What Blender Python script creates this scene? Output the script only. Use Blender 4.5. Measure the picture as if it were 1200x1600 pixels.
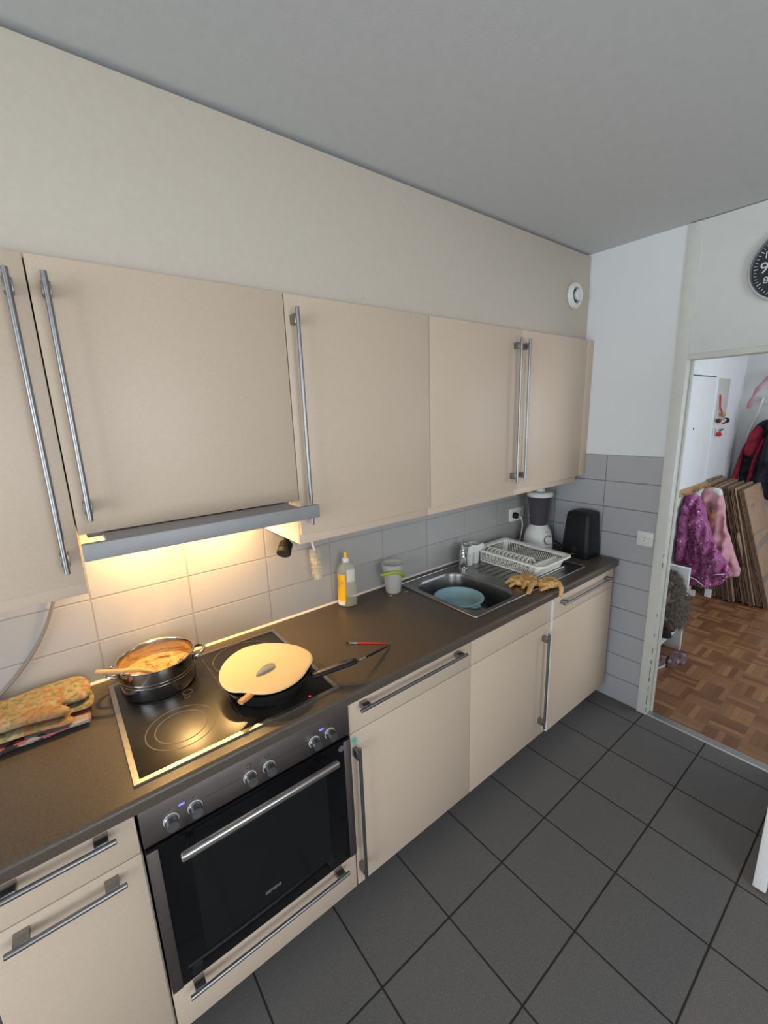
import bpy, bmesh, math, random
from mathutils import Vector, Matrix, noise as mnoise
random.seed(7)
for o in list(bpy.data.objects): bpy.data.objects.remove(o)
S = bpy.context.scene
COL = S.collection
PI = math.pi

# ------------------------------------------------------------------ camera
cam = bpy.data.cameras.new('camera'); camo = bpy.data.objects.new('camera', cam); COL.objects.link(camo)
camo.location = (-0.0267, -1.6357, 1.7553); camo.rotation_euler = (1.3479, 0.0334, -0.6663)
cam.sensor_fit = 'VERTICAL'; cam.sensor_height = 24; cam.lens = 24*668.2/1600; cam.clip_start = .02
S.camera = camo
# ------------------------------------------------------------------ light
S.view_settings.view_transform = 'Standard'; S.view_settings.look = 'None'
S.view_settings.gamma = 1; S.view_settings.exposure = 0.0
W = bpy.data.worlds.new('sky'); S.world = W; W.use_nodes = True
bg = W.node_tree.nodes['Background']; bg.inputs[0].default_value = (.72, .84, 1, 1); bg.inputs[1].default_value = 1.0
def area(name, loc, rot, sx, sy, power, col):
    l = bpy.data.lights.new(name, 'AREA'); l.shape = 'RECTANGLE'; l.size = sx; l.size_y = sy; l.energy = power; l.color = col
    o = bpy.data.objects.new(name, l); COL.objects.link(o); o.location = loc; o.rotation_euler = rot; return o
# daylight just outside the kitchen window (left wall) and the hall window
area('kitchen_daylight', (-3.47, -1.95, 1.40), (0, -PI/2, 0), 1.9, 2.2, 80, (.88, .95, 1))
area('rear_fill', (.30, -3.47, 1.50), (PI/2, 0, 0), 1.5, 1.7, 33, (.90, .955, 1))  # fill light added behind the camera to brighten the cabinet fronts
area('hall_daylight', (3.9, -2.80, 1.55), (PI/2, 0, 0), 1.7, 1.5, 30, (.86, .93, 1))

# ------------------------------------------------------------------ materials
def nm(name):
    m = bpy.data.materials.new(name); m.use_nodes = True
    nt = m.node_tree; return m, nt, nt.nodes['Principled BSDF']
def c4(c): return (c[0], c[1], c[2], 1)
def mat(name, col, rough=.5, metal=0, col2=None, scale=30, bump=0, bscale=None, spec=.5, trans=0, ior=1.45, stretch=None, coat=0, detail=4):
    m, nt, b = nm(name); N, L = nt.nodes, nt.links
    b.inputs['Roughness'].default_value = rough; b.inputs['Metallic'].default_value = metal
    b.inputs['Base Color'].default_value = c4(col); b.inputs['Specular IOR Level'].default_value = spec
    b.inputs['Transmission Weight'].default_value = trans; b.inputs['IOR'].default_value = ior
    b.inputs['Coat Weight'].default_value = coat
    tc = N.new('ShaderNodeTexCoord'); mp = N.new('ShaderNodeMapping'); L.new(tc.outputs['Object'], mp.inputs[0])
    if stretch: mp.inputs['Scale'].default_value = stretch
    n = N.new('ShaderNodeTexNoise'); n.inputs['Scale'].default_value = scale; n.inputs['Detail'].default_value = detail
    L.new(mp.outputs[0], n.inputs['Vector'])
    r = N.new('ShaderNodeValToRGB'); r.color_ramp.elements[0].position = .35; r.color_ramp.elements[1].position = .65
    c2 = col2 or tuple(min(1, x*1.05) for x in col)
    r.color_ramp.elements[0].color = c4(col); r.color_ramp.elements[1].color = c4(c2)
    L.new(n.outputs[0], r.inputs[0]); L.new(r.outputs[0], b.inputs['Base Color'])
    if bump:
        n2 = N.new('ShaderNodeTexNoise'); n2.inputs['Scale'].default_value = bscale or scale; n2.inputs['Detail'].default_value = 3
        L.new(mp.outputs[0], n2.inputs['Vector'])
        bp = N.new('ShaderNodeBump'); bp.inputs['Strength'].default_value = bump; bp.inputs['Distance'].default_value = .002
        L.new(n2.outputs[0], bp.inputs['Height']); L.new(bp.outputs[0], b.inputs['Normal'])
    return m
def emis(name, col, strength):
    m, nt, b = nm(name); b.inputs['Base Color'].default_value = c4(col)
    b.inputs['Emission Color'].default_value = c4(col); b.inputs['Emission Strength'].default_value = strength; return m
class NG:
    def __init__(s, nt): s.nt = nt
    def v(s, x, sock):
        if isinstance(x, (int, float)): sock.default_value = x
        else: s.nt.links.new(x, sock)
    def m(s, op, a, b=0, c=None):
        n = s.nt.nodes.new('ShaderNodeMath'); n.operation = op; s.v(a, n.inputs[0]); s.v(b, n.inputs[1])
        if c is not None: s.v(c, n.inputs[2])
        return n.outputs[0]
    def mix(s, f, a, b):
        n = s.nt.nodes.new('ShaderNodeMix'); n.data_type = 'RGBA'; s.v(f, n.inputs[0])
        for x, k in ((a, 6), (b, 7)):
            if isinstance(x, tuple): n.inputs[k].default_value = c4(x)
            else: s.nt.links.new(x, n.inputs[k])
        return n.outputs[2]
    def pos(s):
        g = s.nt.nodes.new('ShaderNodeNewGeometry'); p = s.nt.nodes.new('ShaderNodeSeparateXYZ'); s.nt.links.new(g.outputs['Position'], p.inputs[0]); return p.outputs, g.outputs['Position']
    def noise(s, vec, scale, detail=3):
        n = s.nt.nodes.new('ShaderNodeTexNoise'); n.inputs['Scale'].default_value = scale; n.inputs['Detail'].default_value = detail; s.nt.links.new(vec, n.inputs['Vector']); return n.outputs[0]
    def white(s, a, b):
        c = s.nt.nodes.new('ShaderNodeCombineXYZ'); s.v(a, c.inputs[0]); s.v(b, c.inputs[1])
        w = s.nt.nodes.new('ShaderNodeTexWhiteNoise'); w.noise_dimensions = '3D'; s.nt.links.new(c.outputs[0], w.inputs['Vector']); return w.outputs[0]
def tile_mat(name, ax, o, d, gap, col, col2, grout, rough, top=None, topcol=None, spec=.5, speck=0):
    m, nt, b = nm(name); g = NG(nt); p, P = g.pos()
    u = g.m('DIVIDE', g.m('SUBTRACT', p[ax[0]], o[0]), d[0]); v = g.m('DIVIDE', g.m('SUBTRACT', p[ax[1]], o[1]), d[1])
    def edge(t, dd):
        f = g.m('FRACT', t); e = g.m('ABSOLUTE', g.m('SUBTRACT', f, .5))
        mr = nt.nodes.new('ShaderNodeMapRange'); g.v(e, mr.inputs[0]); mr.inputs[1].default_value = .5-gap/dd*1.0; mr.inputs[2].default_value = .5-gap/dd*.45
        return mr.outputs[0]
    k = g.m('MAXIMUM', edge(u, d[0]), edge(v, d[1]))
    rnd = g.white(g.m('FLOOR', u), g.m('FLOOR', v))
    n = g.noise(P, 6, 4)
    f = g.m('ADD', g.m('MULTIPLY', rnd, .75), g.m('MULTIPLY', n, .25))
    base = g.mix(f, col, col2)
    if speck:
        s2 = g.noise(P, 260, 2); base = g.mix(g.m('MULTIPLY', g.m('GREATER_THAN', s2, .6), speck), base, tuple(min(1, x*2.2) for x in col2))
    c = g.mix(k, base, grout)
    hgt = g.m('SUBTRACT', 1, k)
    if top is not None:
        t = g.m('GREATER_THAN', p[2], top); c = g.mix(t, c, topcol); hgt = g.m('MAXIMUM', hgt, t)
        nt.links.new(g.m('ADD', g.m('MULTIPLY', t, .45), rough), b.inputs['Roughness'])
    else: nt.links.new(g.m('ADD', g.m('MULTIPLY', k, .4), rough), b.inputs['Roughness'])
    b.inputs['Specular IOR Level'].default_value = spec
    nt.links.new(c, b.inputs['Base Color'])
    bp = nt.nodes.new('ShaderNodeBump'); bp.inputs['Strength'].default_value = .6; bp.inputs['Distance'].default_value = .0015
    nt.links.new(hgt, bp.inputs['Height']); nt.links.new(bp.outputs[0], b.inputs['Normal'])
    return m
def parquet_mat():
    m, nt, b = nm('oak_mosaic_parquet'); g = NG(nt); p, P = g.pos(); s = .155
    u = g.m('DIVIDE', p[0], s); v = g.m('DIVIDE', p[1], s)
    fu, fv = g.m('FLOOR', u), g.m('FLOOR', v)
    chk = g.m('ABSOLUTE', g.m('MODULO', g.m('ADD', g.m('ADD', fu, fv), 400), 2))
    a = g.m('ADD', g.m('MULTIPLY', g.m('FRACT', u), chk), g.m('MULTIPLY', g.m('FRACT', v), g.m('SUBTRACT', 1, chk)))
    st = g.m('FLOOR', g.m('MULTIPLY', a, 5))
    rnd = g.white(g.m('ADD', g.m('MULTIPLY', fu, 7.13), st), g.m('ADD', fv, g.m('MULTIPLY', st, 3.7)))
    base = g.mix(g.m('POWER', rnd, 1.3), (.17, .075, .03), (.42, .215, .095))
    base = g.mix(g.m('MULTIPLY', g.noise(P, 45, 5), .5), base, (.2, .095, .04))
    e = g.m('ABSOLUTE', g.m('SUBTRACT', g.m('FRACT', g.m('MULTIPLY', a, 5)), .5))
    base = g.mix(g.m('MULTIPLY', g.m('GREATER_THAN', e, .465), .45), base, (.07, .035, .02))
    nt.links.new(base, b.inputs['Base Color']); b.inputs['Roughness'].default_value = .38
    return m
M = {}
M['front'] = mat('beige_laminate', (.605, .475, .36), .42, col2=(.63, .50, .383), scale=160, bump=.05, bscale=300)
M['carcass'] = mat('cream_carcass', (.74, .68, .55), .5, scale=80)
M['soffit'] = mat('beige_soffit_board', (.57, .507, .418), .6, col2=(.59, .527, .438), scale=60, bump=.08, bscale=250)
M['white_wall'] = mat('white_plaster', (.76, .77, .77), .8, col2=(.79, .80, .80), scale=40, bump=.25, bscale=120)
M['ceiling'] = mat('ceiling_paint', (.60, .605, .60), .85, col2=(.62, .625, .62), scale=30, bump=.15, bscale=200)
M['frame'] = mat('cream_painted_steel', (.66, .655, .60), .45, scale=20, col2=(.69, .685, .63))
M['panel'] = mat('greyish_overdoor_panel', (.66, .67, .64), .55, scale=20, col2=(.68, .69, .66))
M['chip'] = mat('bare_metal_chip', (.09, .06, .045), .7, scale=90, col2=(.2, .13, .09))
M['white_paint'] = mat('white_gloss_paint', (.78, .79, .79), .4, scale=15)
M['steel'] = mat('brushed_steel', (.42, .41, .39), .32, 1, col2=(.50, .49, .47), scale=90, stretch=(1, 1, 30))
M['handle'] = mat('satin_nickel', (.27, .27, .27), .34, 1, col2=(.32, .32, .32), scale=200)
M['chrome'] = mat('chrome', (.78, .78, .78), .08, 1)
M['potsteel'] = mat('polished_steel', (.46, .44, .42), .14, 1, scale=20)
M['ovensteel'] = mat('oven_brushed_steel', (.25, .215, .205), .42, 1, col2=(.30, .265, .25), scale=60, stretch=(1, 20, 60))
M['sinksteel'] = mat('sink_steel', (.25, .25, .245), .32, 1, col2=(.34, .335, .33), scale=14, bump=.04)
M['hoodmetal'] = mat('grey_hood_lacquer', (.31, .305, .305), .5, .2, scale=30)
M['black_glass'] = mat('black_glass', (.005, .005, .006), .08, spec=.28)
M['hob_glass'] = mat('hob_ceramic_glass', (.010, .009, .008), .30, col2=(.016, .014, .012), scale=12, spec=.6)
M['ring'] = mat('hob_zone_print', (.085, .08, .07), .4)
M['black'] = mat('black_plastic', (.009, .009, .010), .42, spec=.28)
M['blackmat'] = mat('matt_black', (.014, .014, .015), .6)
M['gapdark'] = mat('dark_recess', (.025, .022, .02), .8)
M['plinth'] = mat('dark_plinth', (.05, .045, .04), .6)
M['caulk'] = mat('cream_silicone', (.72, .68, .60), .5)
M['worktop'] = mat('anthracite_worktop', (.072, .058, .044), .34, col2=(.104, .084, .062), scale=230, bump=.06, bscale=400, detail=6)
M['white_plastic'] = mat('white_plastic', (.72, .72, .69), .35)
M['rackwhite'] = mat('warm_white_plastic', (.84, .82, .75), .35)
M['ivory'] = mat('offwhite_plastic', (.70, .69, .63), .4)
M['floor'] = tile_mat('anthracite_floor_tile', (0, 1), (2.3455, -.8242), (.3026, .3026), .0042, (.112, .105, .101), (.125, .117, .112), (.015, .013, .012), .48, speck=.35)
M['backtile'] = tile_mat('grey_wall_tile_back', (0, 2), (.007, 1.046), (.3043, .1493), .0036, (.395, .382, .368), (.415, .40, .388), (.32, .29, .25), .26)
M['endtile'] = tile_mat('grey_wall_tile_end', (1, 2), (-.4943, 1.046), (.3043, .1493), .0036, (.40, .395, .41), (.43, .425, .435), (.20, .19, .19), .3, top=1.494, topcol=(.77, .78, .785))
M['parquet'] = parquet_mat()
M['lid'] = mat('cream_silicone_lid', (.50, .42, .285), .55, scale=15)
M['wood'] = mat('beech_wood', (.52, .26, .10), .5, col2=(.62, .34, .15), scale=25, stretch=(1, 6, 6))
M['soup'] = mat('orange_pasta', (.42, .22, .085), .5, col2=(.52, .33, .15), scale=60, bump=1, bscale=60)
M['pan'] = mat('dark_nonstick', (.014, .013, .013), .34)
M['cardboard'] = mat('brown_cardboard', (.33, .21, .135), .8, col2=(.38, .25, .16), scale=12, bump=.1, bscale=80)
M['card_layer'] = mat('gap_shaded_cardboard', (.20, .125, .08), .85, col2=(.29, .19, .12), scale=30, bump=.2, bscale=60)  # tone darkened to paint in the shade between box layers
M['card_shade_print'] = mat('cardboard_shade_and_print', (.12, .08, .055), .9, col2=(.3, .2, .13), scale=60)  # dark tone paints the shade in panel gaps; also serves the box print
M['tape'] = mat('grey_packing_tape', (.20, .16, .13), .35)
M['pink'] = mat('pale_pink_fabric', (.58, .30, .33), .85, scale=25, bump=.3, bscale=25)
M['red'] = mat('red_jacket_fabric', (.33, .02, .045), .8, scale=20, bump=.3)
M['navy'] = mat('dark_navy_fabric', (.016, .018, .026), .85, scale=20, bump=.3)
M['fur'] = mat('taupe_sheepskin', (.07, .055, .045), .9, col2=(.22, .18, .14), scale=35)
M['yellow'] = mat('yellow_label', (.90, .48, .015), .4, scale=12)
M['glove'] = mat('ochre_rubber', (.56, .31, .10), .55, col2=(.68, .41, .16), scale=40, bump=.3, bscale=60)
M['tub'] = mat('pale_blue_plastic', (.28, .47, .52), .4)
M['mint'] = mat('mint_sticker', (.16, .52, .44), .6)
M['green'] = mat('lime_green', (.30, .36, .03), .5, col2=(.36, .42, .05))
M['redpaint'] = mat('red_lacquer', (.62, .02, .03), .3)
M['blueled'] = emis('blue_led', (.12, .12, 1), 2.2)
M['redled'] = emis('red_led', (1, .03, .08), 2.5)
M['lampglow'] = emis('warm_lamp_lens', (1, .72, .36), 6)
M['wire'] = mat('grey_cable', (.22, .19, .16), .6)
M['dark_red'] = mat('dark_red', (.12, .02, .03), .5)
M['brownwood'] = mat('pine_rail', (.42, .25, .10), .5, col2=(.5, .31, .14), scale=30, stretch=(1, 8, 8))
M['bristle'] = mat('cream_bristles', (.74, .68, .55), .8)
M['paper'] = mat('paper_white', (.75, .75, .74), .7)
M['beigeboard'] = mat('beige_board', (.52, .51, .46), .6)
M['tan'] = mat('tan_fabric', (.30, .12, .07), .85, scale=20, bump=.3)
M['display'] = mat('clock_face_black', (.018, .018, .022), .45)
M['numeral'] = mat('pale_grey_print', (.62, .66, .68), .5)
def clear(name, col, rough, alpha, ior=1.3):
    m, nt, b = nm(name); b.inputs['Base Color'].default_value = c4(col); b.inputs['Roughness'].default_value = rough
    b.inputs['Alpha'].default_value = alpha; b.inputs['IOR'].default_value = ior; return m
M['clear'] = clear('clear_pet', (.62, .60, .45), .12, .38)
M['frost'] = clear('frosted_plastic', (.60, .58, .52), .4, .50)
M['smoke'] = clear('smoky_jar', (.085, .075, .085), .1, .86)
M['liquid'] = clear('olive_liquid', (.16, .15, .02), .15, .85)
M['drop'] = mat('water', (.9, .9, .9), .03, trans=1, ior=1.33)
def pattern(name, base, spots, scale, rough=.85):     # printed fabric: scattered spots in several colours
    m, nt, b = nm(name); N, L = nt.nodes, nt.links; g = NG(nt)
    tc = N.new('ShaderNodeTexCoord'); c = base
    for i, (col, sc, th) in enumerate(spots):
        mp = N.new('ShaderNodeMapping'); mp.inputs['Location'].default_value = (i*3.7, i*1.9, i*5.1); L.new(tc.outputs['Object'], mp.inputs[0])
        v = N.new('ShaderNodeTexVoronoi'); v.inputs['Scale'].default_value = sc*scale; L.new(mp.outputs[0], v.inputs['Vector'])
        c = g.mix(g.m('LESS_THAN', v.outputs['Distance'], th), c, col)
    L.new(c, b.inputs['Base Color']); b.inputs['Roughness'].default_value = rough
    n = N.new('ShaderNodeTexNoise'); n.inputs['Scale'].default_value = 30; L.new(tc.outputs['Object'], n.inputs['Vector'])
    bp = N.new('ShaderNodeBump'); bp.inputs['Strength'].default_value = .5; bp.inputs['Distance'].default_value = .004; L.new(n.outputs[0], bp.inputs['Height']); L.new(bp.outputs[0], b.inputs['Normal'])
    return m
M['purple'] = pattern('orchid_spotted_fabric', (.34, .09, .23), [((.05, .012, .05), 34, .26), ((.66, .48, .58), 27, .2), ((.46, .16, .34), 14, .3)], 1)
def mitt_mat():
    m, nt, b = nm('floral_quilted_cotton'); N, L = nt.nodes, nt.links; g = NG(nt)
    tc = N.new('ShaderNodeTexCoord'); P = tc.outputs['Object']
    n1 = g.noise(P, 14, 4); n2 = g.noise(P, 46, 4)
    c = g.mix(n1, (.25, .185, .085), (.33, .26, .145))
    for k, (sc, th, am, col) in enumerate(((62, .54, .9, (.12, .14, .06)), (44, .58, .8, (.30, .30, .20)), (50, .60, .8, (.28, .11, .05)), (9, .58, .6, (.24, .10, .035)))):
        mp = N.new('ShaderNodeMapping'); mp.inputs['Location'].default_value = (3+5*k, 1+2*k, 7-k); L.new(P, mp.inputs[0])
        c = g.mix(g.m('MULTIPLY', g.m('SMOOTH_MIN', 1, g.m('MULTIPLY', g.m('MAXIMUM', g.m('SUBTRACT', g.noise(mp.outputs[0], sc, 4), th-.06), 0), 9), .1), am), c, col)
    L.new(c, b.inputs['Base Color']); b.inputs['Roughness'].default_value = .9
    bp = N.new('ShaderNodeBump'); bp.inputs['Strength'].default_value = .6; bp.inputs['Distance'].default_value = .003; L.new(n2, bp.inputs['Height']); L.new(bp.outputs[0], b.inputs['Normal'])
    return m
M['mitt'] = mitt_mat()
def mag_mat():
    m, nt, b = nm('printed_magazine_cover'); g = NG(nt); N = nt.nodes
    tc = N.new('ShaderNodeTexCoord'); P = tc.outputs['Object']
    c = g.mix(g.m('GREATER_THAN', g.noise(P, 20, 3), .5), (.035, .035, .045), (.35, .33, .33))
    mp = N.new('ShaderNodeMapping'); mp.inputs['Location'].default_value = (5, 2, 1); nt.links.new(P, mp.inputs[0])
    c = g.mix(g.m('GREATER_THAN', g.noise(mp.outputs[0], 24, 3), .57), c, (.36, .13, .15))
    nt.links.new(c, b.inputs['Base Color']); b.inputs['Roughness'].default_value = .3; return m
M['magazine'] = mag_mat()

# ------------------------------------------------------------------ mesh helpers
class MB:
    def __init__(s): s.bm = bmesh.new()
    def box(s, x0, x1, y0, y1, z0, z1, bev=0, seg=2):
        if x0 > x1: x0, x1 = x1, x0
        if y0 > y1: y0, y1 = y1, y0
        if z0 > z1: z0, z1 = z1, z0
        v = [s.bm.verts.new((x, y, z)) for x in (x0, x1) for y in (y0, y1) for z in (z0, z1)]
        fs = [s.bm.faces.new([v[i] for i in f]) for f in ((0,1,3,2),(4,6,7,5),(0,4,5,1),(2,3,7,6),(0,2,6,4),(1,5,7,3))]
        if bev:
            es = list({e for f in fs for e in f.edges})
            bmesh.ops.bevel(s.bm, geom=es, offset=bev, segments=seg, profile=.5, affect='EDGES')
        return s
    def ring(s, c, u, v, r, n, r2=None): return [s.bm.verts.new(c+u*(r*math.cos(2*PI*i/n))+v*((r2 or r)*math.sin(2*PI*i/n))) for i in range(n)]
    def bridge(s, a, b):
        n = len(a)
        for i in range(n):
            try: s.bm.faces.new((a[i], a[(i+1) % n], b[(i+1) % n], b[i]))
            except ValueError: pass
    def tube(s, pts, r, n=12, cap=True, flat=1):
        pts = [Vector(p) for p in pts]; k = len(pts)
        rs = r if isinstance(r, (list, tuple)) else [r]*k
        t0 = (pts[1]-pts[0]).normalized()
        u = t0.orthogonal().normalized() if abs(t0.z) > .9 else t0.cross(Vector((0, 0, 1))).normalized()
        prev = None
        for i in range(k):
            t = (pts[min(i+1, k-1)]-pts[max(i-1, 0)]).normalized()
            u = (u-t*u.dot(t)).normalized(); v = t.cross(u)
            rg = s.ring(pts[i], u, v, rs[i], n, rs[i]*flat)
            if prev: s.bridge(prev, rg)
            elif cap: s.bm.faces.new(list(reversed(rg)))
            prev = rg
        if cap: s.bm.faces.new(prev)
        return s
    def cyl(s, p, q, r, r2=None, n=24, bev=0):
        p, q = Vector(p), Vector(q); r2 = r if r2 is None else r2
        if bev:
            d = (q-p).normalized()*bev
            return s.tube([p, p+d*.001, p+d, q-d, q-d*.001, q], [r-bev, r-bev, r, r2, r2-bev, r2-bev], n)
        return s.tube([p, q], [r, r2], n)
    def lathe(s, prof, c=(0, 0, 0), n=40, axis=(0, 0, 1), sx=1, sy=1):
        c = Vector(c); a = Vector(axis).normalized()
        u = Vector((1, 0, 0)) if abs(a.z) > .9 else a.cross(Vector((0, 0, 1))).normalized()
        v = a.cross(u); prev = None
        for r, z in prof:
            if r < 1e-6: rg = [s.bm.verts.new(c+a*z)]
            else: rg = [s.bm.verts.new(c+a*z+u*(sx*r*math.cos(2*PI*i/n))+v*(sy*r*math.sin(2*PI*i/n))) for i in range(n)]
            if prev:
                if len(prev) == 1 and len(rg) > 1:
                    for i in range(n): s.bm.faces.new((prev[0], rg[i], rg[(i+1) % n]))
                elif len(rg) == 1 and len(prev) > 1:
                    for i in range(n): s.bm.faces.new((prev[i], prev[(i+1) % n], rg[0]))
                elif len(rg) > 1: s.bridge(prev, rg)
            prev = rg
        return s
    def prism(s, poly, w0, w1, f):
        a = [s.bm.verts.new(f(u, v, w0)) for u, v in poly]; b = [s.bm.verts.new(f(u, v, w1)) for u, v in poly]
        s.bm.faces.new(a); s.bm.faces.new(list(reversed(b))); s.bridge(a, b); return s
    def loops(s, ls, cap0=True, cap1=True):
        prev = None; first = None
        for l in ls:
            rg = [s.bm.verts.new(p) for p in l]
            if prev: s.bridge(prev, rg)
            else: first = rg
            prev = rg
        if cap0: s.bm.faces.new(list(reversed(first)))
        if cap1: s.bm.faces.new(prev)
        return s
    def slab(s, xs, ys, holes, z0, z1, f=lambda a, b, c: (a, b, c)):
        # grid plate with rectangular cells left out
        V = {}
        def vt(i, j, k):
            if (i, j, k) not in V: V[i, j, k] = s.bm.verts.new(f(xs[i], ys[j], (z0, z1)[k]))
            return V[i, j, k]
        nx, ny = len(xs)-1, len(ys)-1
        keep = lambda i, j: 0 <= i < nx and 0 <= j < ny and (i, j) not in holes
        for i in range(nx):
            for j in range(ny):
                if not keep(i, j): continue
                for k in (0, 1): s.bm.faces.new((vt(i, j, k), vt(i+1, j, k), vt(i+1, j+1, k), vt(i, j+1, k)))
                for (di, dj, a, b) in ((-1, 0, (i, j), (i, j+1)), (1, 0, (i+1, j), (i+1, j+1)), (0, -1, (i, j), (i+1, j)), (0, 1, (i, j+1), (i+1, j+1))):
                    if not keep(i+di, j+dj): s.bm.faces.new((vt(*a, 0), vt(*b, 0), vt(*b, 1), vt(*a, 1)))
        return s
    def grid(s, f, nu, nv):
        V = [[s.bm.verts.new(f(i/nu, j/nv)) for j in range(nv+1)] for i in range(nu+1)]
        for i in range(nu):
            for j in range(nv): s.bm.faces.new((V[i][j], V[i+1][j], V[i+1][j+1], V[i][j+1]))
        return s
    def build(s, name, m, parent=None, sharp=35, kind=None):
        bm = s.bm
        bmesh.ops.recalc_face_normals(bm, faces=bm.faces)
        if parent is None:
            xs = [v.co for v in bm.verts]
            o0 = Vector(((min(c.x for c in xs)+max(c.x for c in xs))/2, (min(c.y for c in xs)+max(c.y for c in xs))/2, min(c.z for c in xs)))
        else: o0 = wloc(parent)
        for v in bm.verts: v.co -= o0
        me = bpy.data.meshes.new(name); bm.to_mesh(me); bm.free()
        for p in me.polygons: p.use_smooth = True
        me.set_sharp_from_angle(angle=math.radians(sharp))
        me.materials.append(m)
        o = bpy.data.objects.new(name, me); COL.objects.link(o)
        if parent is None: o.location = o0
        else: o.parent = parent
        if kind: o['kind'] = kind
        return o
def wloc(o):
    v = Vector((0, 0, 0))
    while o: v += o.location; o = o.parent
    return v
def tag(o, label, cat, group=None):
    o['label'] = label; o['category'] = cat
    if group: o['group'] = group
    return o
def thing(name, loc, label, cat, group=None):
    o = bpy.data.objects.new(name, None); o.empty_display_size = .05; COL.objects.link(o); o.location = loc; return tag(o, label, cat, group)
def struct(name, mb, m, parent=None):
    return mb.build(name, m, parent, kind=None if parent else 'structure')
def text(name, s, size, m, parent, mtx, ext=.0004):
    cu = bpy.data.curves.new(name, 'FONT'); cu.body = s; cu.size = size; cu.extrude = ext; cu.align_x = 'CENTER'; cu.align_y = 'CENTER'
    t = bpy.data.objects.new(name+'_tmp', cu); COL.objects.link(t)
    bpy.context.view_layer.update()
    me = bpy.data.meshes.new_from_object(t.evaluated_get(bpy.context.evaluated_depsgraph_get()))
    bpy.data.objects.remove(t)
    me.transform(mtx); me.transform(Matrix.Translation(-wloc(parent)))
    me.materials.clear(); me.materials.append(m); me.name = name
    o = bpy.data.objects.new(name, me); COL.objects.link(o); o.parent = parent; return o
def face_y(x, y, z): return Matrix(((1, 0, 0, x), (0, 0, -1, y), (0, 1, 0, z), (0, 0, 0, 1)))        # reads on a front facing -y
def face_x(x, y, z): return Matrix(((0, 0, -1, x), (-1, 0, 0, y), (0, 1, 0, z), (0, 0, 0, 1)))       # reads on a wall facing -x
def inside(p, poly):
    x, y = p; r = False; n = len(poly)
    for i in range(n):
        (x1, y1), (x2, y2) = poly[i], poly[(i+1) % n]
        if (y1 > y) != (y2 > y) and x < (x2-x1)*(y-y1)/(y2-y1)+x1: r = not r
    return r
def nearest(p, poly):
    best = None; P = Vector(p)
    for i in range(len(poly)):
        a, b = Vector(poly[i]), Vector(poly[(i+1) % len(poly)]); d = b-a
        t = max(0, min(1, (P-a).dot(d)/max(d.dot(d), 1e-12))); q = a+d*t; l = (P-q).length
        if best is None or l < best[0]: best = (l, q)
    return best
def smooth_poly(poly, it=2):
    for _ in range(it):
        out = []
        for i in range(len(poly)):
            a, b = poly[i], poly[(i+1) % len(poly)]
            out += [(a[0]*.75+b[0]*.25, a[1]*.75+b[1]*.25), (a[0]*.25+b[0]*.75, a[1]*.25+b[1]*.75)]
        poly = out
    return poly
def pillow(mb, poly, res, R, f, bottom=1):
    # padded cloth-like body with the outline poly; f(u, v, h) places it, h in -1..1
    u0, u1 = min(p[0] for p in poly), max(p[0] for p in poly); v0, v1 = min(p[1] for p in poly), max(p[1] for p in poly)
    nu, nv = int((u1-u0)/res)+3, int((v1-v0)/res)+3
    In = {}
    for i in range(-1, nu):
        for j in range(-1, nv): In[i, j] = inside((u0+i*res, v0+j*res), poly)
    T, B = {}, {}
    def get(i, j):
        if (i, j) in T: return T[i, j], B[i, j]
        p = (u0+i*res, v0+j*res); d, q = nearest(p, poly)
        if In[i, j]:
            h = math.sqrt(max(0, 1-(1-min(d/R, 1))**2))
            T[i, j] = mb.bm.verts.new(f(p[0], p[1], h)); B[i, j] = mb.bm.verts.new(f(p[0], p[1], -h*bottom))
        else: T[i, j] = B[i, j] = mb.bm.verts.new(f(q.x, q.y, 0))
        return T[i, j], B[i, j]
    for i in range(-1, nu-1):
        for j in range(-1, nv-1):
            ks = [(i, j), (i+1, j), (i+1, j+1), (i, j+1)]
            if any(In[k] for k in ks):
                g = [get(*k) for k in ks]
                for w in (0, 1):
                    try: mb.bm.faces.new([x[w] for x in g])
                    except ValueError: pass
    return mb
def rrect(x0, x1, y0, y1, r, n=8):
    out = []
    for cx, cy, a in ((x1-r, y1-r, 0), (x0+r, y1-r, 90), (x0+r, y0+r, 180), (x1-r, y0+r, 270)):
        for i in range(n+1):
            t = math.radians(a+90*i/n); out.append((cx+r*math.cos(t), cy+r*math.sin(t)))
    return out
def bez(p0, p1, p2, p3, n=16):
    p0, p1, p2, p3 = map(Vector, (p0, p1, p2, p3))
    return [p0*(1-t)**3+p1*3*t*(1-t)**2+p2*3*t*t*(1-t)+p3*t**3 for t in [i/n for i in range(n+1)]]

# ------------------------------------------------------------------ the room
CZ, XE, XW, YB = 2.569, 2.478, -3.40, -3.40
struct('floor', MB().box(XW-.1, XE+.02, YB-.1, .1, -.08, 0), M['floor'])
struct('floor_hall', MB().box(XE+.05, 5.75, -2.8, -.25, -.08, 0), M['parquet'])
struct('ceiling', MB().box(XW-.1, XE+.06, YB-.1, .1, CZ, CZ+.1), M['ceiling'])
struct('ceiling_hall', MB().box(XE+.06, 5.75, -2.8, -.25, 2.62, 2.72), M['white_paint'])
struct('wall_back', MB().box(XW-.1, XE+.1, 0, .1, 0, CZ), M['backtile'])
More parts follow.
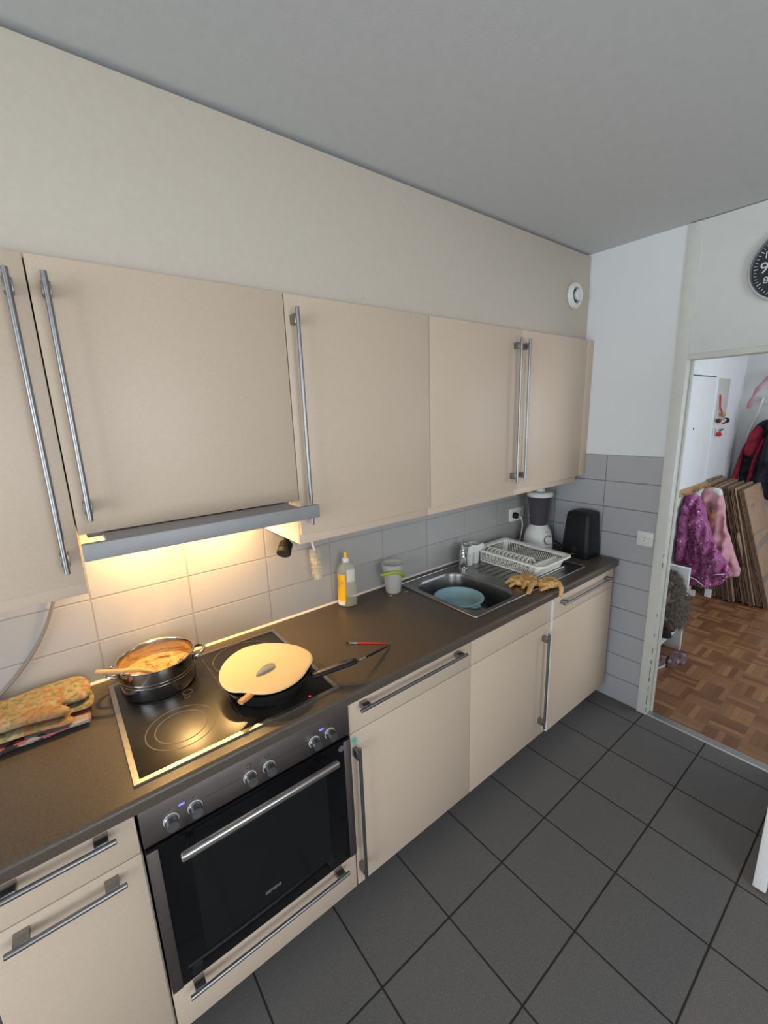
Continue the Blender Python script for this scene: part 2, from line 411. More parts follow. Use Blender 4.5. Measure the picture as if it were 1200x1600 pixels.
# end wall: tiled below, white above, with the doorway; overdoor part is the frame's panel
yz = lambda a, b, c: (c, a, b)
struct('wall_end', MB().slab([0, -.785, -1.545, YB], [0, CZ], {(1, 0)}, XE, XE+.10, yz), M['endtile'])
struct('wall_right', MB().slab([XW-.1, -.5, 1.1, XE+.1], [0, .6, 2.4, CZ], {(1, 1)}, YB-.1, YB, lambda a, b, c: (a, c, b)), M['white_wall'])
struct('wall_left', MB().slab([.0, -.8, -3.1, YB], [0, .4, 2.4, CZ], {(1, 1)}, XW-.1, XW, yz), M['white_wall'])
w = MB()
for a, b, c, d in ((-.8, -.85, .4, 2.4), (-3.05, -3.1, .4, 2.4), (-.85, -3.05, .4, .46), (-.85, -3.05, 2.34, 2.4), (-1.93, -1.97, .46, 2.34)): w.box(XW-.07, XW-.02, a, b, c, d, .004)
win = struct('window_1', w, M['white_paint'])
w = MB()
for a, b, c, d in ((-.5, -.45, .6, 2.4), (1.05, 1.1, .6, 2.4), (-.45, 1.05, .6, .66), (-.45, 1.05, 2.34, 2.4)): w.box(a, b, YB-.07, YB-.02, c, d, .004)
struct('added_window', w, M['white_paint'])  # unseen window frame, added to go with the rear fill light
# steel door frame, full height, with the panel over the doorway
fr = MB()
fr.box(XE-.012, XE+.075, -.785, -.838, 0, CZ-.004, .003)
fr.box(XE-.012, XE+.075, -1.492, -1.545, 0, CZ-.004, .003)
fr.box(XE-.012, XE+.075, -.838, -1.492, 1.965, 1.992, .002)
fr.box(XE+.045, XE+.06, -.838, -.850, 0, 1.965, .002)
frame = struct('trim_1', fr, M['frame'])
ch = MB()
random.seed(3)
for z0, z1 in ((.02, .05), (.07, .13), (.16, .19), (.22, .31), (.33, .36), (.40, .43), (.50, .52), (.62, .64), (.90, .935), (.965, .985)):
    y0 = -.8355+random.uniform(-.001, .001); k = 7
    pts = [(y0-random.uniform(0, .002), z0+(z1-z0)*i/k) for i in range(k+1)]+[(y0+random.uniform(.001, .0035), z1-(z1-z0)*i/k) for i in range(k+1)]
    ch.prism(pts, XE-.0122, XE-.0128, lambda u, v, q: (q, u, v))
ch.build('paint_chips', M['chip'], frame)['kind'] = 'stuff'
op = MB().box(XE-.006, XE+.06, -.838, -1.492, 1.992, CZ-.004)
struct('trim_2', op, M['panel'])
struct('trim_3', MB().prism([(XE-.004, 0), (XE+.05, 0), (XE+.046, .006), (XE, .006)], -.838, -1.492, lambda u, v, q: (u, q, v)), M['steel'])
# silicone joint along the worktop
struct('trim_4', MB().prism([(-.007, .9), (0, .9), (0, .9075)], -.42, 2.44, lambda u, v, q: (q, u, v)), M['caulk'])
# hall shell
struct('wall_hall_left', MB().box(XE+.1, 5.7, -.36, -.26, 0, 2.62), M['white_paint'])
struct('wall_hall_far', MB().box(5.6, 5.7, -2.7, -.36, 0, 2.62), M['panel'])
struct('wall_hall_right', MB().slab([XE+.1, 3.0, 4.8, 5.7], [0, .7, 2.4, 2.62], {(1, 1)}, -2.7, -2.6, lambda a, b, c: (a, c, b)), M['white_wall'])
w = MB()
for a, b, c, d in ((3.0, 3.05, .7, 2.4), (4.75, 4.8, .7, 2.4), (3.05, 4.75, .7, .76), (3.05, 4.75, 2.34, 2.4), (3.88, 3.92, .76, 2.34)): w.box(a, b, -2.68, -2.63, c, d, .004)
struct('window_2', w, M['white_paint'])
struct('baseboard_far', MB().box(5.585, 5.6, -2.6, -.36, 0, .06, .003), M['white_paint'])
# kitchen door leaf, standing open into the room
d = MB().box(1.768, XE-.02, -1.468, -1.507, .008, 1.962, .004)
leaf = struct('door_1', d, M['white_paint'])
hb = MB(); hb.cyl((1.84, -1.507, 1.05), (1.84, -1.55, 1.05), .010); hb.tube(bez((1.84, -1.55, 1.05), (1.86, -1.555, 1.05), (1.9, -1.555, 1.05), (1.95, -1.55, 1.05)), .009)
hb.build('door_handle', M['handle'], leaf)
# box-out above the wall cabinets
struct('wall_soffit', MB().box(-1.2, XE-.004, -.325, -.002, 2.1215, CZ-.012, .002), M['soffit'])

# ------------------------------------------------------------------ cabinets
def vbar(x, y, z0, z1, yf):
    b = MB(); b.cyl((x, y, z0), (x, y, z1), .0062, n=18, bev=.001)
    for z in (z0+.032, z1-.032): b.box(x-.009, x+.009, y+.002, yf, z-.014, z+.014, .0015)
    return b
def hbar(x0, x1, y, z, yf):
    b = MB(); b.cyl((x0, y, z), (x1, y, z), .0062, n=18, bev=.001)
    for x in (x0+.028, x1-.028): b.box(x-.014, x+.014, y+.002, yf, z-.009, z+.009, .0015)
    return b
UF, UB = -.372, -.353
def wall_cab(x0, x1, hx, label, group, z0=1.37, hz=(1.411, 2.077), valance=True, hy=-.408):
    t = thing('wall_cabinet', ((x0+x1)/2, -.17, z0), label, 'cabinet', group)
    MB().box(x0+.0012, x1-.0012, UB+.002, -.003, z0+.001, 2.1195, .0008).build('body', M['carcass'], t)
    dr = MB().box(x0+.0014, x1-.0014, UF, UB, z0, 2.1195, .0016).build('door', M['front'], t)
    if hx is not None: vbar(hx, hy, hz[0], hz[1], UF+.002).build('handle', M['handle'], dr)
    if valance: MB().box(x0+.001, x1-.001, -.352, -.334, 1.3345, z0, .001).build('light_valance', M['front'], t)
    return t
G1 = 'beige wall cabinets'
wall_cab(-.302, -.0002, -.034, 'narrow beige wall cabinet left of the hood, cut off by the picture edge', G1)
hoodcab = wall_cab(0, .6, .030, 'square beige wall cabinet over the cooker hood, long bar handle at its left', G1, z0=1.492, hz=(1.529, 2.079), valance=False)
sp6 = wall_cab(.6, 1.2, .625, 'beige wall cabinet just right of the hood, above the bottle brush and dish soap', G1)
MB().box(.6012, .617, -.351, -.003, 1.335, 1.371, .0008).build('side_panel', M['carcass'], sp6)
wall_cab(1.2, 1.8, 1.748, 'beige wall cabinet above the sink, bar handle at its right side', G1)
wall_cab(1.8, 2.402, 1.813, 'beige wall cabinet above the blender, next to the white end wall', G1)
tag(MB().box(2.404, XE-.001, UF, UB, 1.37, 2.1195, .001).build('filler_panel', M['front']), 'narrow beige filler strip closing the wall cabinets against the white end wall', 'panel')

FY, FB = -.5965, -.578            # lower fronts
PZ = .108
def base_cab(x0, x1, label, group, fy=FY):
    t = thing('base_cabinet', ((x0+x1)/2, -.3, 0), label, 'cabinet', group)
    MB().box(x0+.001, x1-(.001 if x1 != 1.8 else .0085), FB+.001, -.02, PZ, .72, .0008).build('body', M['carcass'], t)
    MB().box(x0+.001, x1-.001, -.525, -.505, .0, PZ).build('plinth', M['plinth'], t)
    return t
def front(t, name, x0, x1, z0, z1, fy=FY, fb=FB): return MB().box(x0+.0014, x1-.0014, fy, fb, z0, z1, .0016).build(name, M['front'], t)
G2 = 'beige base cabinets'
HY = -.630
t = base_cab(-.3, 0, 'narrow beige base cabinet left of the oven, with two horizontal bar handles', G2)
d = front(t, 'drawer', -.3, -.003, .7385, .855); hbar(-.262, -.045, HY, .836, FY+.002).build('handle', M['handle'], d)
d = front(t, 'door', -.3, -.003, PZ, .7355); hbar(-.262, -.042, HY, .708, FY+.002).build('handle', M['handle'], d)
t = base_cab(.6, 1.2, 'beige base cabinet right of the oven, drawer over a door with a mint sticker', G2)
d = front(t, 'drawer', .603, 1.2, .7375, .855); hbar(.632, 1.142, HY, .830, FY+.002).build('handle', M['handle'], d)
d = front(t, 'door', .603, 1.2, PZ, .7345); vbar(.6185, HY, .160, .699, FY+.002).build('handle', M['handle'], d)
st = tag(MB().cyl((.620, FY, .7065), (.620, FY-.001, .7065), .0115, n=28).build('sticker', M['mint']), 'small round mint green sticker on the door corner right of the oven', 'sticker')
s2 = MB().cyl((.620, FY-.0009, .7065), (.620, FY-.0014, .7065), .0016, n=10).build('dot', M['black'], st)
t = base_cab(1.2, 1.8, 'beige base cabinet under the sink, with a blank top panel and tall bar handle', G2)
front(t, 'top_panel', 1.2, 1.792, .7375, .855)
d = front(t, 'door', 1.2, 1.792, PZ, .7345); vbar(1.733, HY, .172, .699, FY+.002).build('handle', M['handle'], d)
t = base_cab(1.8, 2.402, 'beige cabinet front furthest right, by the tiled end wall, standing slightly proud', G2)
pf = MB(); pf.box(1.7945, 1.8000, FY-.010, -.02, PZ, .852).build('side_edge', M['white_plastic'], t)
d = front(t, 'drawer', 1.8, 2.402, .745, .855, FY-.010); hbar(1.843, 2.356, HY-.008, .822, FY-.008).build('handle', M['handle'], d)
front(t, 'door', 1.8, 2.402, PZ, .742, FY-.010)
tag(MB().box(2.404, 2.435, FY-.004, FB, PZ, .855, .001).build('filler_panel', M['front']), 'slim beige strip between the rightmost base cabinet and the tiled end wall', 'panel')

# worktop: postformed slab with cut-outs for hob and sink
xs = [-.42, .022, .578, 1.312, 2.192, 2.452]; ys = [-.604, -.555, -.535, -.075, -.06, -.0005]
wt = MB().slab(xs, ys, {(1, 1), (1, 2), (1, 3), (3, 2), (3, 3)}, .862, .9)
pr = []
for i in range(9):
    a = PI/2*i/8; pr.append((-.606-.0125*math.sin(a), .8875+.0125*math.cos(a)))
pr = [(-.604, .9)]+pr+[(-.6185, .866), (-.6145, .862), (-.604, .862)]
wt.prism(pr, -.42, 2.452, lambda u, v, q: (q, u, v))
tag(wt.build('worktop', M['worktop'], sharp=25), 'long dark anthracite worktop running under the wall cabinets, from oven mitt to black appliance', 'worktop')

# ------------------------------------------------------------------ oven
ov = thing('oven', (.3, -.3, PZ), 'built-in black glass oven with brushed steel panel and six knobs', 'oven')
MB().box(.004, .596, FB+.002, -.04, .27, .86, .001).build('body', M['gapdark'], ov)
cp = MB().box(.0025, .5985, FY-.006, FB, .7455, .8545, .002).build('control_panel', M['ovensteel'], ov)
ks = [.068, .125, .270, .325, .472, .527]
for x in ks:
    k = MB(); k.lathe([(0, .001), (.0165, .001), (.0165, .006), (.0148, .008), (.0148, .024), (.0138, .027), (0, .027)], (x, FY-.006, .790), 28, (0, -1, 0))
    kb = k.build('knob', M['handle'], cp)
    MB().lathe([(.0152, .0008), (.0182, .0008), (.0182, .0028), (.0152, .0028)], (x, FY-.006, .790), 28, (0, -1, 0)).build('knob_ring', M['white_plastic'], cp)
for x in (.0965, .4995): MB().box(x-.007, x+.007, FY-.0068, FY-.005, .8145, .8195).build('display', M['blueled'], cp)
for x in (.068, .125, .472, .527):
    pm = MB(); pm.box(x-.0045, x-.0025, FY-.0064, FY-.005, .8150, .8170); pm.box(x-.0025, x+.0005, FY-.0064, FY-.005, .8170, .8185); pm.box(x+.0005, x+.0025, FY-.0064, FY-.005, .8185, .8215)
    bmesh.ops.remove_doubles(pm.bm, verts=pm.bm.verts, dist=1e-5); pm.build('zone_symbol', M['gapdark'], cp)
for x in (.270, .325):
    pm = MB(); pm.lathe([(.0062, .0001), (.0076, .0001), (.0076, .0004), (.0062, .0004), (.0062, .0001)], (x, FY-.006, .8235), 24, (0, -1, 0)); pm.build('dial_symbol', M['gapdark'], cp)
for x0, x1 in ((.15, .245), (.345, .45)): MB().box(x0, x1, FY-.0063, FY-.005, .7995, .8003).build('print_line', M['gapdark'], cp)
dr = MB().box(.0035, .5965, FY-.012, FB, .2695, .7405, .002).build('oven_door', M['black_glass'], ov)
for a, b in ((.0035, .030), (.570, .5965)): MB().box(a, b, FY-.0145, FY-.0115, .2705, .7355, .0012).build('side_trim', M['ovensteel'], dr)
MB().box(.098, .502, FY-.0126, FY-.0115, .335, .655).build('viewing_window', mat('oven_window_glass', (.010, .010, .011), .1, spec=.3), dr)
hd = MB(); hd.box(.070, .522, -.668, -.648, .711, .731, .006, 3)
for x in (.10, .49): MB().box(x-.009, x+.009, -.650, FY-.011, .713, .727, .002).build('handle_mount', M['black'], dr)
hd.build('handle', mat('brushed_aluminium', (.60, .58, .54), .3, 1, scale=60, stretch=(1, 30, 30)), dr)
text('logo_lettering', 'SIEMENS', .0135, mat('logo_grey_print', (.28, .28, .28), .5), dr, face_y(.298, FY-.0127, .374))
MB().cyl((.562, FY-.0122, .7155), (.562, FY-.0129, .7155), .011, n=24).build('round_mark', mat('grey_print', (.12, .12, .125), .5), dr)
oc = thing('oven_base_cabinet', (.3, -.3, 0), 'low beige cabinet with a drawer and long bar handle below the oven', 'cabinet', G2)
MB().box(.004, .596, FB+.002, -.04, PZ, .262).build('body', M['carcass'], oc)
d = front(oc, 'drawer', .001, .6, PZ, .266); hbar(.040, .552, HY, .243, FY+.002).build('handle', M['handle'], d)
MB().box(0, .6, -.525, -.505, 0, PZ).build('plinth', M['plinth'], oc)

# ------------------------------------------------------------------ hob
hob = thing('hob', (.3, -.315, .9), 'black ceramic glass hob with steel rim set in the dark worktop', 'hob')
fr = MB().slab([.008, .0215, .5785, .592], [-.5725, -.559, -.0715, -.058], {(1, 1)}, .9002, .9058)
fr.build('frame', M['steel'], hob)
gl = MB().box(.0220, .578, -.5585, -.072, .880, .9046, .0008).build('glass_top', M['hob_glass'], hob)
def ringm(x, y, r, w=.0016):
    return MB().lathe([(r-w, .9047), (r+w, .9047), (r+w, .9050), (r-w, .9050), (r-w, .9047)], (x, y, 0), 56)
ringm(.150, -.425, .092).build('cooking_zone', M['ring'], hob)
ringm(.150, -.425, .068).build('cooking_zone', M['ring'], hob)
ringm(.148, -.185, .080).build('cooking_zone', M['ring'], hob)
ringm(.425, -.185, .110).build('cooking_zone', M['ring'], hob)
ringm(.425, -.425, .092).build('cooking_zone', M['ring'], hob)
for x, y, r in ((.205, -.268, .014), (.198, -.29, .008)): ringm(x, y, r).build('stain_ring', M['ring'], hob)
MB().box(.297, .2985, -.5, -.09, .9047, .9050).build('print_line', M['ring'], hob)
for x in (.160, .497): MB().cyl((x, -.548, .9045), (x, -.548, .9052), .003, n=12).build('indicator_light', M['redled'], hob)

# pot
pt = thing('cooking_pot', (.148, -.152, .9052), 'shiny steel two-handled pot of orange pasta on the back left hob zone', 'pot')
c = (.148, -.152, .9055); r, h = .113, .104
p = MB().lathe([(0, 0), (r-.012, 0), (r-.004, .003), (r, .012), (r, h-.004), (r+.0045, h), (r+.0035, h+.002), (r-.001, h), (r-.003, h-.006), (r-.003, .008), (0, .006)], c, 64)
for z in (.050, .060): p.lathe([(r+.0001, z-.0006), (r+.0004, z), (r+.0001, z+.0006)], c, 64)
p.build('pot_body', M['potsteel'], pt)
def soupf(i, j):
    rr = (r-.0035)*i; a = 2*PI*j
    z = .052+.005*mnoise.noise(Vector((rr*math.cos(a)*40, rr*math.sin(a)*40, 1)))*(1 if i < .98 else 0)
    return (c[0]+rr*math.cos(a), c[1]+rr*math.sin(a), c[2]+z)
sp = MB().grid(soupf, 16, 48)
random.seed(5)
for k in range(46):
    rr = (r-.02)*math.sqrt(random.random()); a = random.uniform(0, 2*PI); x, y = c[0]+rr*math.cos(a), c[1]+rr*math.sin(a)
    b = random.uniform(0, PI); L = random.uniform(.008, .016); z = c[2]+.0525+random.uniform(-.002, .003)
    ux, uy = math.cos(b), math.sin(b)
    sp.tube([(x-ux*L, y-uy*L, z-.002), (x-uy*.004, y+ux*.004, z+.002), (x+ux*L, y+uy*L, z-.002)], .0032, 6)
so = sp.build('pasta_stew', M['soup'], pt); so['label'] = 'orange pasta stew'
for a in (math.radians(172), math.radians(-8)):
    u = Vector((math.cos(a), math.sin(a), 0)); v = Vector((-u.y, u.x, 0)); cc = Vector(c)
    z = Vector((0, 0, .078))
    pts = bez(cc+z+u*(r-.002)+v*.034, cc+z+u*(r+.045)+v*.036+Vector((0, 0, .012)), cc+z+u*(r+.045)-v*.036+Vector((0, 0, .012)), cc+z+u*(r-.002)-v*.034, 20)
    hb = MB().tube(pts, .0055, 10)
    for s in (1, -1): hb.tube([cc+z+u*(r-.001)+v*.034*s+Vector((0, 0, .010)), cc+z+u*(r-.001)+v*.034*s-Vector((0, 0, .010))], .006, 8)
    hb.build('pot_handle', M['potsteel'], pt)
ws = MB().tube([(-.017, -.170, 1.024), (.03, -.20, 1.021), (.09, -.222, 1.012), (.15, -.225, .972)], [.0062, .0072, .0068, .006], 12)
ws.tube([(.15, -.225, .972), (.165, -.222, .966), (.19, -.215, .960), (.205, -.21, .957)], [.006, .016, .02, .008], 14, flat=.35)
tag(ws.build('wooden_spoon', M['wood']), 'wooden spoon resting in the steel pot, handle sticking out over its left rim', 'spoon')

# frying pan + silicone lid + spatula
fp = thing('frying_pan', (.424, -.405, .9052), 'black frying pan under a cream lid on the front right hob zone', 'frying pan')
pc = (.424, -.405, .9055)
MB().lathe([(0, 0), (.108, 0), (.116, .003), (.139, .043), (.142, .050), (.139, .051), (.136, .044), (.114, .006), (0, .005)], pc, 64).build('pan_body', M['pan'], fp)
hm = MB(); hp = bez((.527, -.500, .940), (.565, -.525, .945), (.60, -.548, .968), (.662, -.572, .972), 14)
hm.tube(hp, [.0125, .0145, .016, .0165, .0165, .0165, .0165, .0165, .0165, .0165, .0165, .0165, .016, .0145, .010], 16, flat=.62)
hn = hm.build('handle', M['black'], fp)
MB().tube([Vector(q)+Vector((0, 0, .0085)) for q in hp[2:14]], [.004]+[.0105]*10+[.006], 10, flat=.25).build('handle_inlay', mat('grey_steel_inlay', (.07, .066, .062), .45, .3), hn)
MB().tube([Vector(q)+Vector((0, 0, .0112)) for q in hp[9:13]], [.002, .0048, .0048, .002], 10, flat=.3).build('hanging_hole', M['blackmat'], hn)
lo = [(.279,-.349),(.318,-.279),(.386,-.232),(.454,-.235),(.515,-.275),(.565,-.339),(.580,-.414),(.565,-.465),(.536,-.494),(.479,-.541),(.42,-.557),(.375,-.55),(.339,-.523),(.315,-.486),(.281,-.462),(.271,-.412)]
lo = [(424e-3+(x-.424)*.975, -.400+(y+.400)*.975) for x, y in lo]
lo = smooth_poly(lo, 2)
lid = thing('pan_lid', (.424, -.400, .957), 'round cream silicone lid with a flat finger grip, covering the frying pan', 'lid')
lm = MB()
def lz(x, y):
    q = math.hypot(x-.424, y+.4)/.15
    return .9635+.0045*q*q
lm.prism
pillow(lm, lo, .006, .006, lambda u, v, h: (u, v, lz(u, v)+h*.0026))
lm.build('lid_disc', M['lid'], lid)
kc = Vector((.412, -.420, 0)); ka = Vector((.98, .2, 0)); kb = Vector((-.2, .98, 0))
MB().lathe([(.042, .9655), (.040, .9668), (.036, .9662), (.0, .9655)], (kc.x, kc.y, 0), 40).build('grip_dish', M['lid'], lid)
g = MB()
def gripf(i, j):
    t = (i-.5)*2; w = .038*t; hh = .024*math.sqrt(max(0, 1-t*t)); b = .008*math.sqrt(max(0, 1-t*t))
    a = 2*PI*j; return kc+ka*w+kb*(b*math.cos(a)*.6)+Vector((0, 0, .965+max(0, hh*(.5+.5*math.sin(a)))))
g.grid(gripf, 18, 16)
g.build('finger_grip', M['lid'], lid)
s = MB(); s.tube([(.294, -.517, .9640), (.322, -.502, .9615), (.36, -.475, .9560)], [.0110, .0120, .0105], 12, flat=.6)
s.tube([(.36, -.475, .9575), (.40, -.44, .935), (.425, -.415, .918)], [.009, .02, .022], 12, flat=.2)
tag(s.build('spatula', M['wood']), 'wooden spatula with only its handle end poking out from under the cream lid', 'spatula')

# ------------------------------------------------------------------ cooker hood
hd = thing('cooker_hood', (.3, -.25, 1.455), 'slim grey pull-out cooker hood, switched on, above the hob', 'cooker hood')
MB().box(.0, .601, -.506, -.488, 1.4565, 1.4965, .0025).build('front_bar', M['hoodmetal'], hd)
MB().box(.052, .552, -.489, -.335, 1.476, 1.4895, .001).build('slide_plate', M['hoodmetal'], hd)
MB().box(.02, .58, -.334, -.03, 1.474, 1.4905, .001).build('hood_body', M['hoodmetal'], hd)
MB().box(.06, .54, -.325, -.225, 1.471, 1.4745, .001).build('grease_filter', M['steel'], hd)
for x in (.17, .43):
    MB().lathe([(0, 0), (.026, 0), (.028, .003), (0, .003)], (x, -.095, 1.470), 28).build('lamp_lens', M['lampglow'], hd)
    l = bpy.data.lights.new('hood_lamp', 'AREA'); l.shape = 'DISK'; l.size = .05; l.energy = 4.6; l.color = (1, .59, .205)
    o = bpy.data.objects.new('hood_lamp', l); COL.objects.link(o); o.parent = hd; o.location = Vector((x, -.095, 1.4685))-wloc(hd)

# ------------------------------------------------------------------ sink
sk = thing('sink', (1.75, -.298, .9), 'stainless steel inset sink with ribbed drainer to its right', 'sink')
bowl = rrect(1.320, 1.645, -.520, -.094, .085, 8)
outer = rrect(1.292, 2.212, -.546, -.048, .012, 4)
sm = MB()
def ploop(pl, z): return [sm.bm.verts.new((x, y, z)) for x, y in pl]
a = ploop(outer, .9035); b = ploop(bowl, .9025)
def edges(l): return [sm.bm.edges.new((l[i], l[(i+1) % len(l)])) for i in range(len(l))]
ea, eb = edges(a), edges(b)
bmesh.ops.triangle_fill(sm.bm, use_beauty=True, use_dissolve=False, edges=ea+eb)
a2 = ploop(outer, .9002); sm.bridge(a, a2)
def shrink(pl, k, cx=1.4825, cy=-.307): return [(cx+(x-cx)*k, cy+(y-cy)*k) for x, y in pl]
prev = b
for k, z in ((.985, .898), (.965, .885), (.94, .78), (.91, .757), (.85, .750), (.15, .748)):
    l = ploop(shrink(bowl, k), z); sm.bridge(prev, l); prev = l
sm.bm.faces.new(prev)
sm.build('basin', M['sinksteel'], sk, sharp=50)
dn = MB()
for i in range(9):
    y = -.160-.042*i
    dn.tube([(1.735, y, .9030), (1.75, y, .9048), (2.08, y, .9048), (2.095, y, .9030)], .0042, 8, flat=.6)
dn.build('drainer_ribs', M['sinksteel'], sk)
rimt = MB(); rl = [Vector((x, y, .9040)) for x, y in outer]; rimt.tube(rl+[rl[0]], .0028, 8, cap=False); rimt.build('raised_rim', M['steel'], sk)
ob = MB().prism(rrect(2.125, 2.19, -.515, -.43, .012, 4), .9037, .9047, lambda u, v, q: (u, v, q)); ob.build('overflow_recess', M['blackmat'], sk)
MB().lathe([(0, .7485), (.030, .7485), (.034, .7515), (.0, .752)], (1.4825, -.307, 0), 28).build('waste_plug', M['chrome'], sk)
# tap
tp = thing('mixer_tap', (1.700, -.112, .9035), 'short chrome mixer tap at the back of the sink', 'tap')
MB().lathe([(0, 0), (.027, 0), (.027, .006), (.023, .010), (.021, .055), (.023, .085), (.021, .105), (.012, .112), (0, .113)], (1.700, -.112, .9035), 32).build('tap_body', M['chrome'], tp)
MB().tube(bez((1.694, -.118, .968), (1.655, -.150, .985), (1.615, -.185, .993), (1.572, -.224, .985), 14), [.014]*10+[.013]*3+[.012, .012], 14).build('spout', M['chrome'], tp)
MB().tube([(1.700, -.112, 1.012), (1.702, -.105, 1.028), (1.722, -.085, 1.040), (1.748, -.068, 1.046)], [.018, .018, .011, .008], 14, flat=.6).build('lever', M['chrome'], tp)
# white cutlery holder behind the tap
hl = thing('cutlery_holder', (1.795, -.085, .9035), 'white plastic two-cup cutlery holder between tap and dish rack', 'holder')
hm = MB()
for cx, rr in ((1.768, .034), (1.822, .032)):
    hm.lathe([(0, 0), (rr-.008, 0), (rr-.006, .004), (rr, .115), (rr-.003, .115), (rr-.009, .006), (0, .005)], (cx, -.083, .9035), 32, sy=1.15)
hm.build('cups', M['white_plastic'], hl)
hk = MB().prism([(1.722, .985), (1.732, 1.024), (1.76, 1.030), (1.80, 1.020), (1.85, 1.024), (1.862, 1.012), (1.856, .99), (1.80, .985)], -.121, -.126, lambda u, v, q: (u, q, v))
hk.build('rim_lip', M['white_plastic'], hl)
# washing-up tub
tb = thing('washing_tub', (1.452, -.303, .7525), 'pale blue plastic tub standing in the sink bowl', 'tub')
tcx = (1.452, -.303, .7525)
MB().lathe([(0, 0), (.082, 0), (.088, .004), (.112, .112), (.121, .114), (.1225, .120), (.119, .122), (.110, .119), (.085, .007), (0, .005)], tcx, 56).build('tub_body', M['tub'], tb)
MB().lathe([(0, .070), (.100, .070)], tcx, 40).build('soapy_water', mat('soapy_water', (.30, .45, .48), .12), tb)
lp = MB().tube(bez((1.415, -.412, .866), (1.415, -.438, .866), (1.452, -.448, .866), (1.46, -.418, .866)), .006, 10); lp.build('carry_lug', M['tub'], tb)

# dish rack
dk = thing('dish_rack', (1.985, -.28, .905), 'empty white plastic dish rack with plate slots, standing on the drainer', 'dish rack')
RX0, RX1, RY0, RY1 = 1.838, 2.142, -.508, -.062
def rimz(x, y):
    u = (x-1.99)/.152; v = (y+.285)/.223
    return .957+.024*abs(u)*abs(v)**1.5+.008*(v > 0)*abs(v)
ro = rrect(RX0, RX1, RY0, RY1, .03, 6); ri = rrect(RX0+.022, RX1-.022, RY0+.022, RY1-.022, .02, 6)
bo = rrect(RX0+.028, RX1-.028, RY0+.050, RY1-.022, .02, 6)
rm = MB(); V = lambda l, dz: [rm.bm.verts.new((x, y, rimz(x, y)+dz)) for x, y in l]
la, lb, lc, ld = V(ro, -.010), V(ro, 0), V(ri, .002), V(ri, -.010)
rm.bridge(la, lb); rm.bridge(lb, lc); rm.bridge(lc, ld); rm.bridge(ld, la)
rm.build('rim', M['rackwhite'], dk, sharp=45)
def along(l, n):
    out = []; P = [Vector(p) for p in l]+[Vector(l[0])]; tot = sum((P[i+1]-P[i]).length for i in range(len(P)-1)); st = tot/n; acc = 0; k = 0
    for q in range(n):
        s_ = q*st
        while k < len(P)-2 and acc+(P[k+1]-P[k]).length < s_: acc += (P[k+1]-P[k]).length; k += 1
        out.append(P[k].lerp(P[k+1], min(1, (s_-acc)/max(1e-9, (P[k+1]-P[k]).length))))
    return out
sl = MB(); A, B = along(ri, 112), along(bo, 112)
for q, (u, v) in enumerate(zip(A, B)):
    sl.tube([(u.x, u.y, rimz(u.x, u.y)-.004), (v.x, v.y, .9075)], .0030, 6, flat=.7)
sl.build('slatted_sides', M['rackwhite'], dk)
for (i0, i1) in ((0, 7), (7, 14), (14, 21), (21, 28)):      # solid corner webs
    cn = MB()
    for k in range(i0, i1-1):
        vs = [(ri[k][0], ri[k][1], rimz(*ri[k])-.002), (ri[k+1][0], ri[k+1][1], rimz(*ri[k+1])-.002), (bo[k+1][0], bo[k+1][1], .907), (bo[k][0], bo[k][1], .907)]
        cn.bm.faces.new([cn.bm.verts.new(p) for p in vs])
    bmesh.ops.remove_doubles(cn.bm, verts=cn.bm.verts, dist=1e-5)
    bmesh.ops.solidify(cn.bm, geom=cn.bm.faces[:], thickness=.002)
    cn.build('corner_web', M['rackwhite'], dk)
fl = MB(); bl = [Vector((x, y, .9085)) for x, y in bo]; fl.tube(bl+[bl[0]], .0042, 8, cap=False)
for k in range(14): 
    y = RY1-.05-.028*k
    fl.box(RX0+.028, RX1-.028, y-.002, y+.002, .906, .910)
for x in (1.90, 1.945, 2.03, 2.08): fl.box(x-.002, x+.002, RY0+.05, RY1-.022, .906, .910)
fl.build('base_grid', M['rackwhite'], dk)
for k in range(12):
    y = -.105-.0262*k
    MB().tube(bez((1.874, y, .930), (1.872, y+.004, 1.004), (1.958, y+.004, 1.000), (1.968, y, .911), 12), .0062, 8, flat=.6).build('plate_slot', M['rackwhite'], dk)
dv = MB().box(RX0+.03, RX1-.025, -.428, -.417, .908, .958, .002); dv.box(2.03, 2.034, -.455, -.424, .908, .948); dv.box(1.93, 1.934, -.455, -.424, .908, .948)
dv.build('cutlery_divider', M['rackwhite'], dk)
for x, y in ((1.89, -.44), (2.09, -.44), (1.89, -.11), (2.09, -.11)): MB().cyl((x, y, .9050), (x, y, .9085), .006, n=12).build('foot', M['rackwhite'], dk)

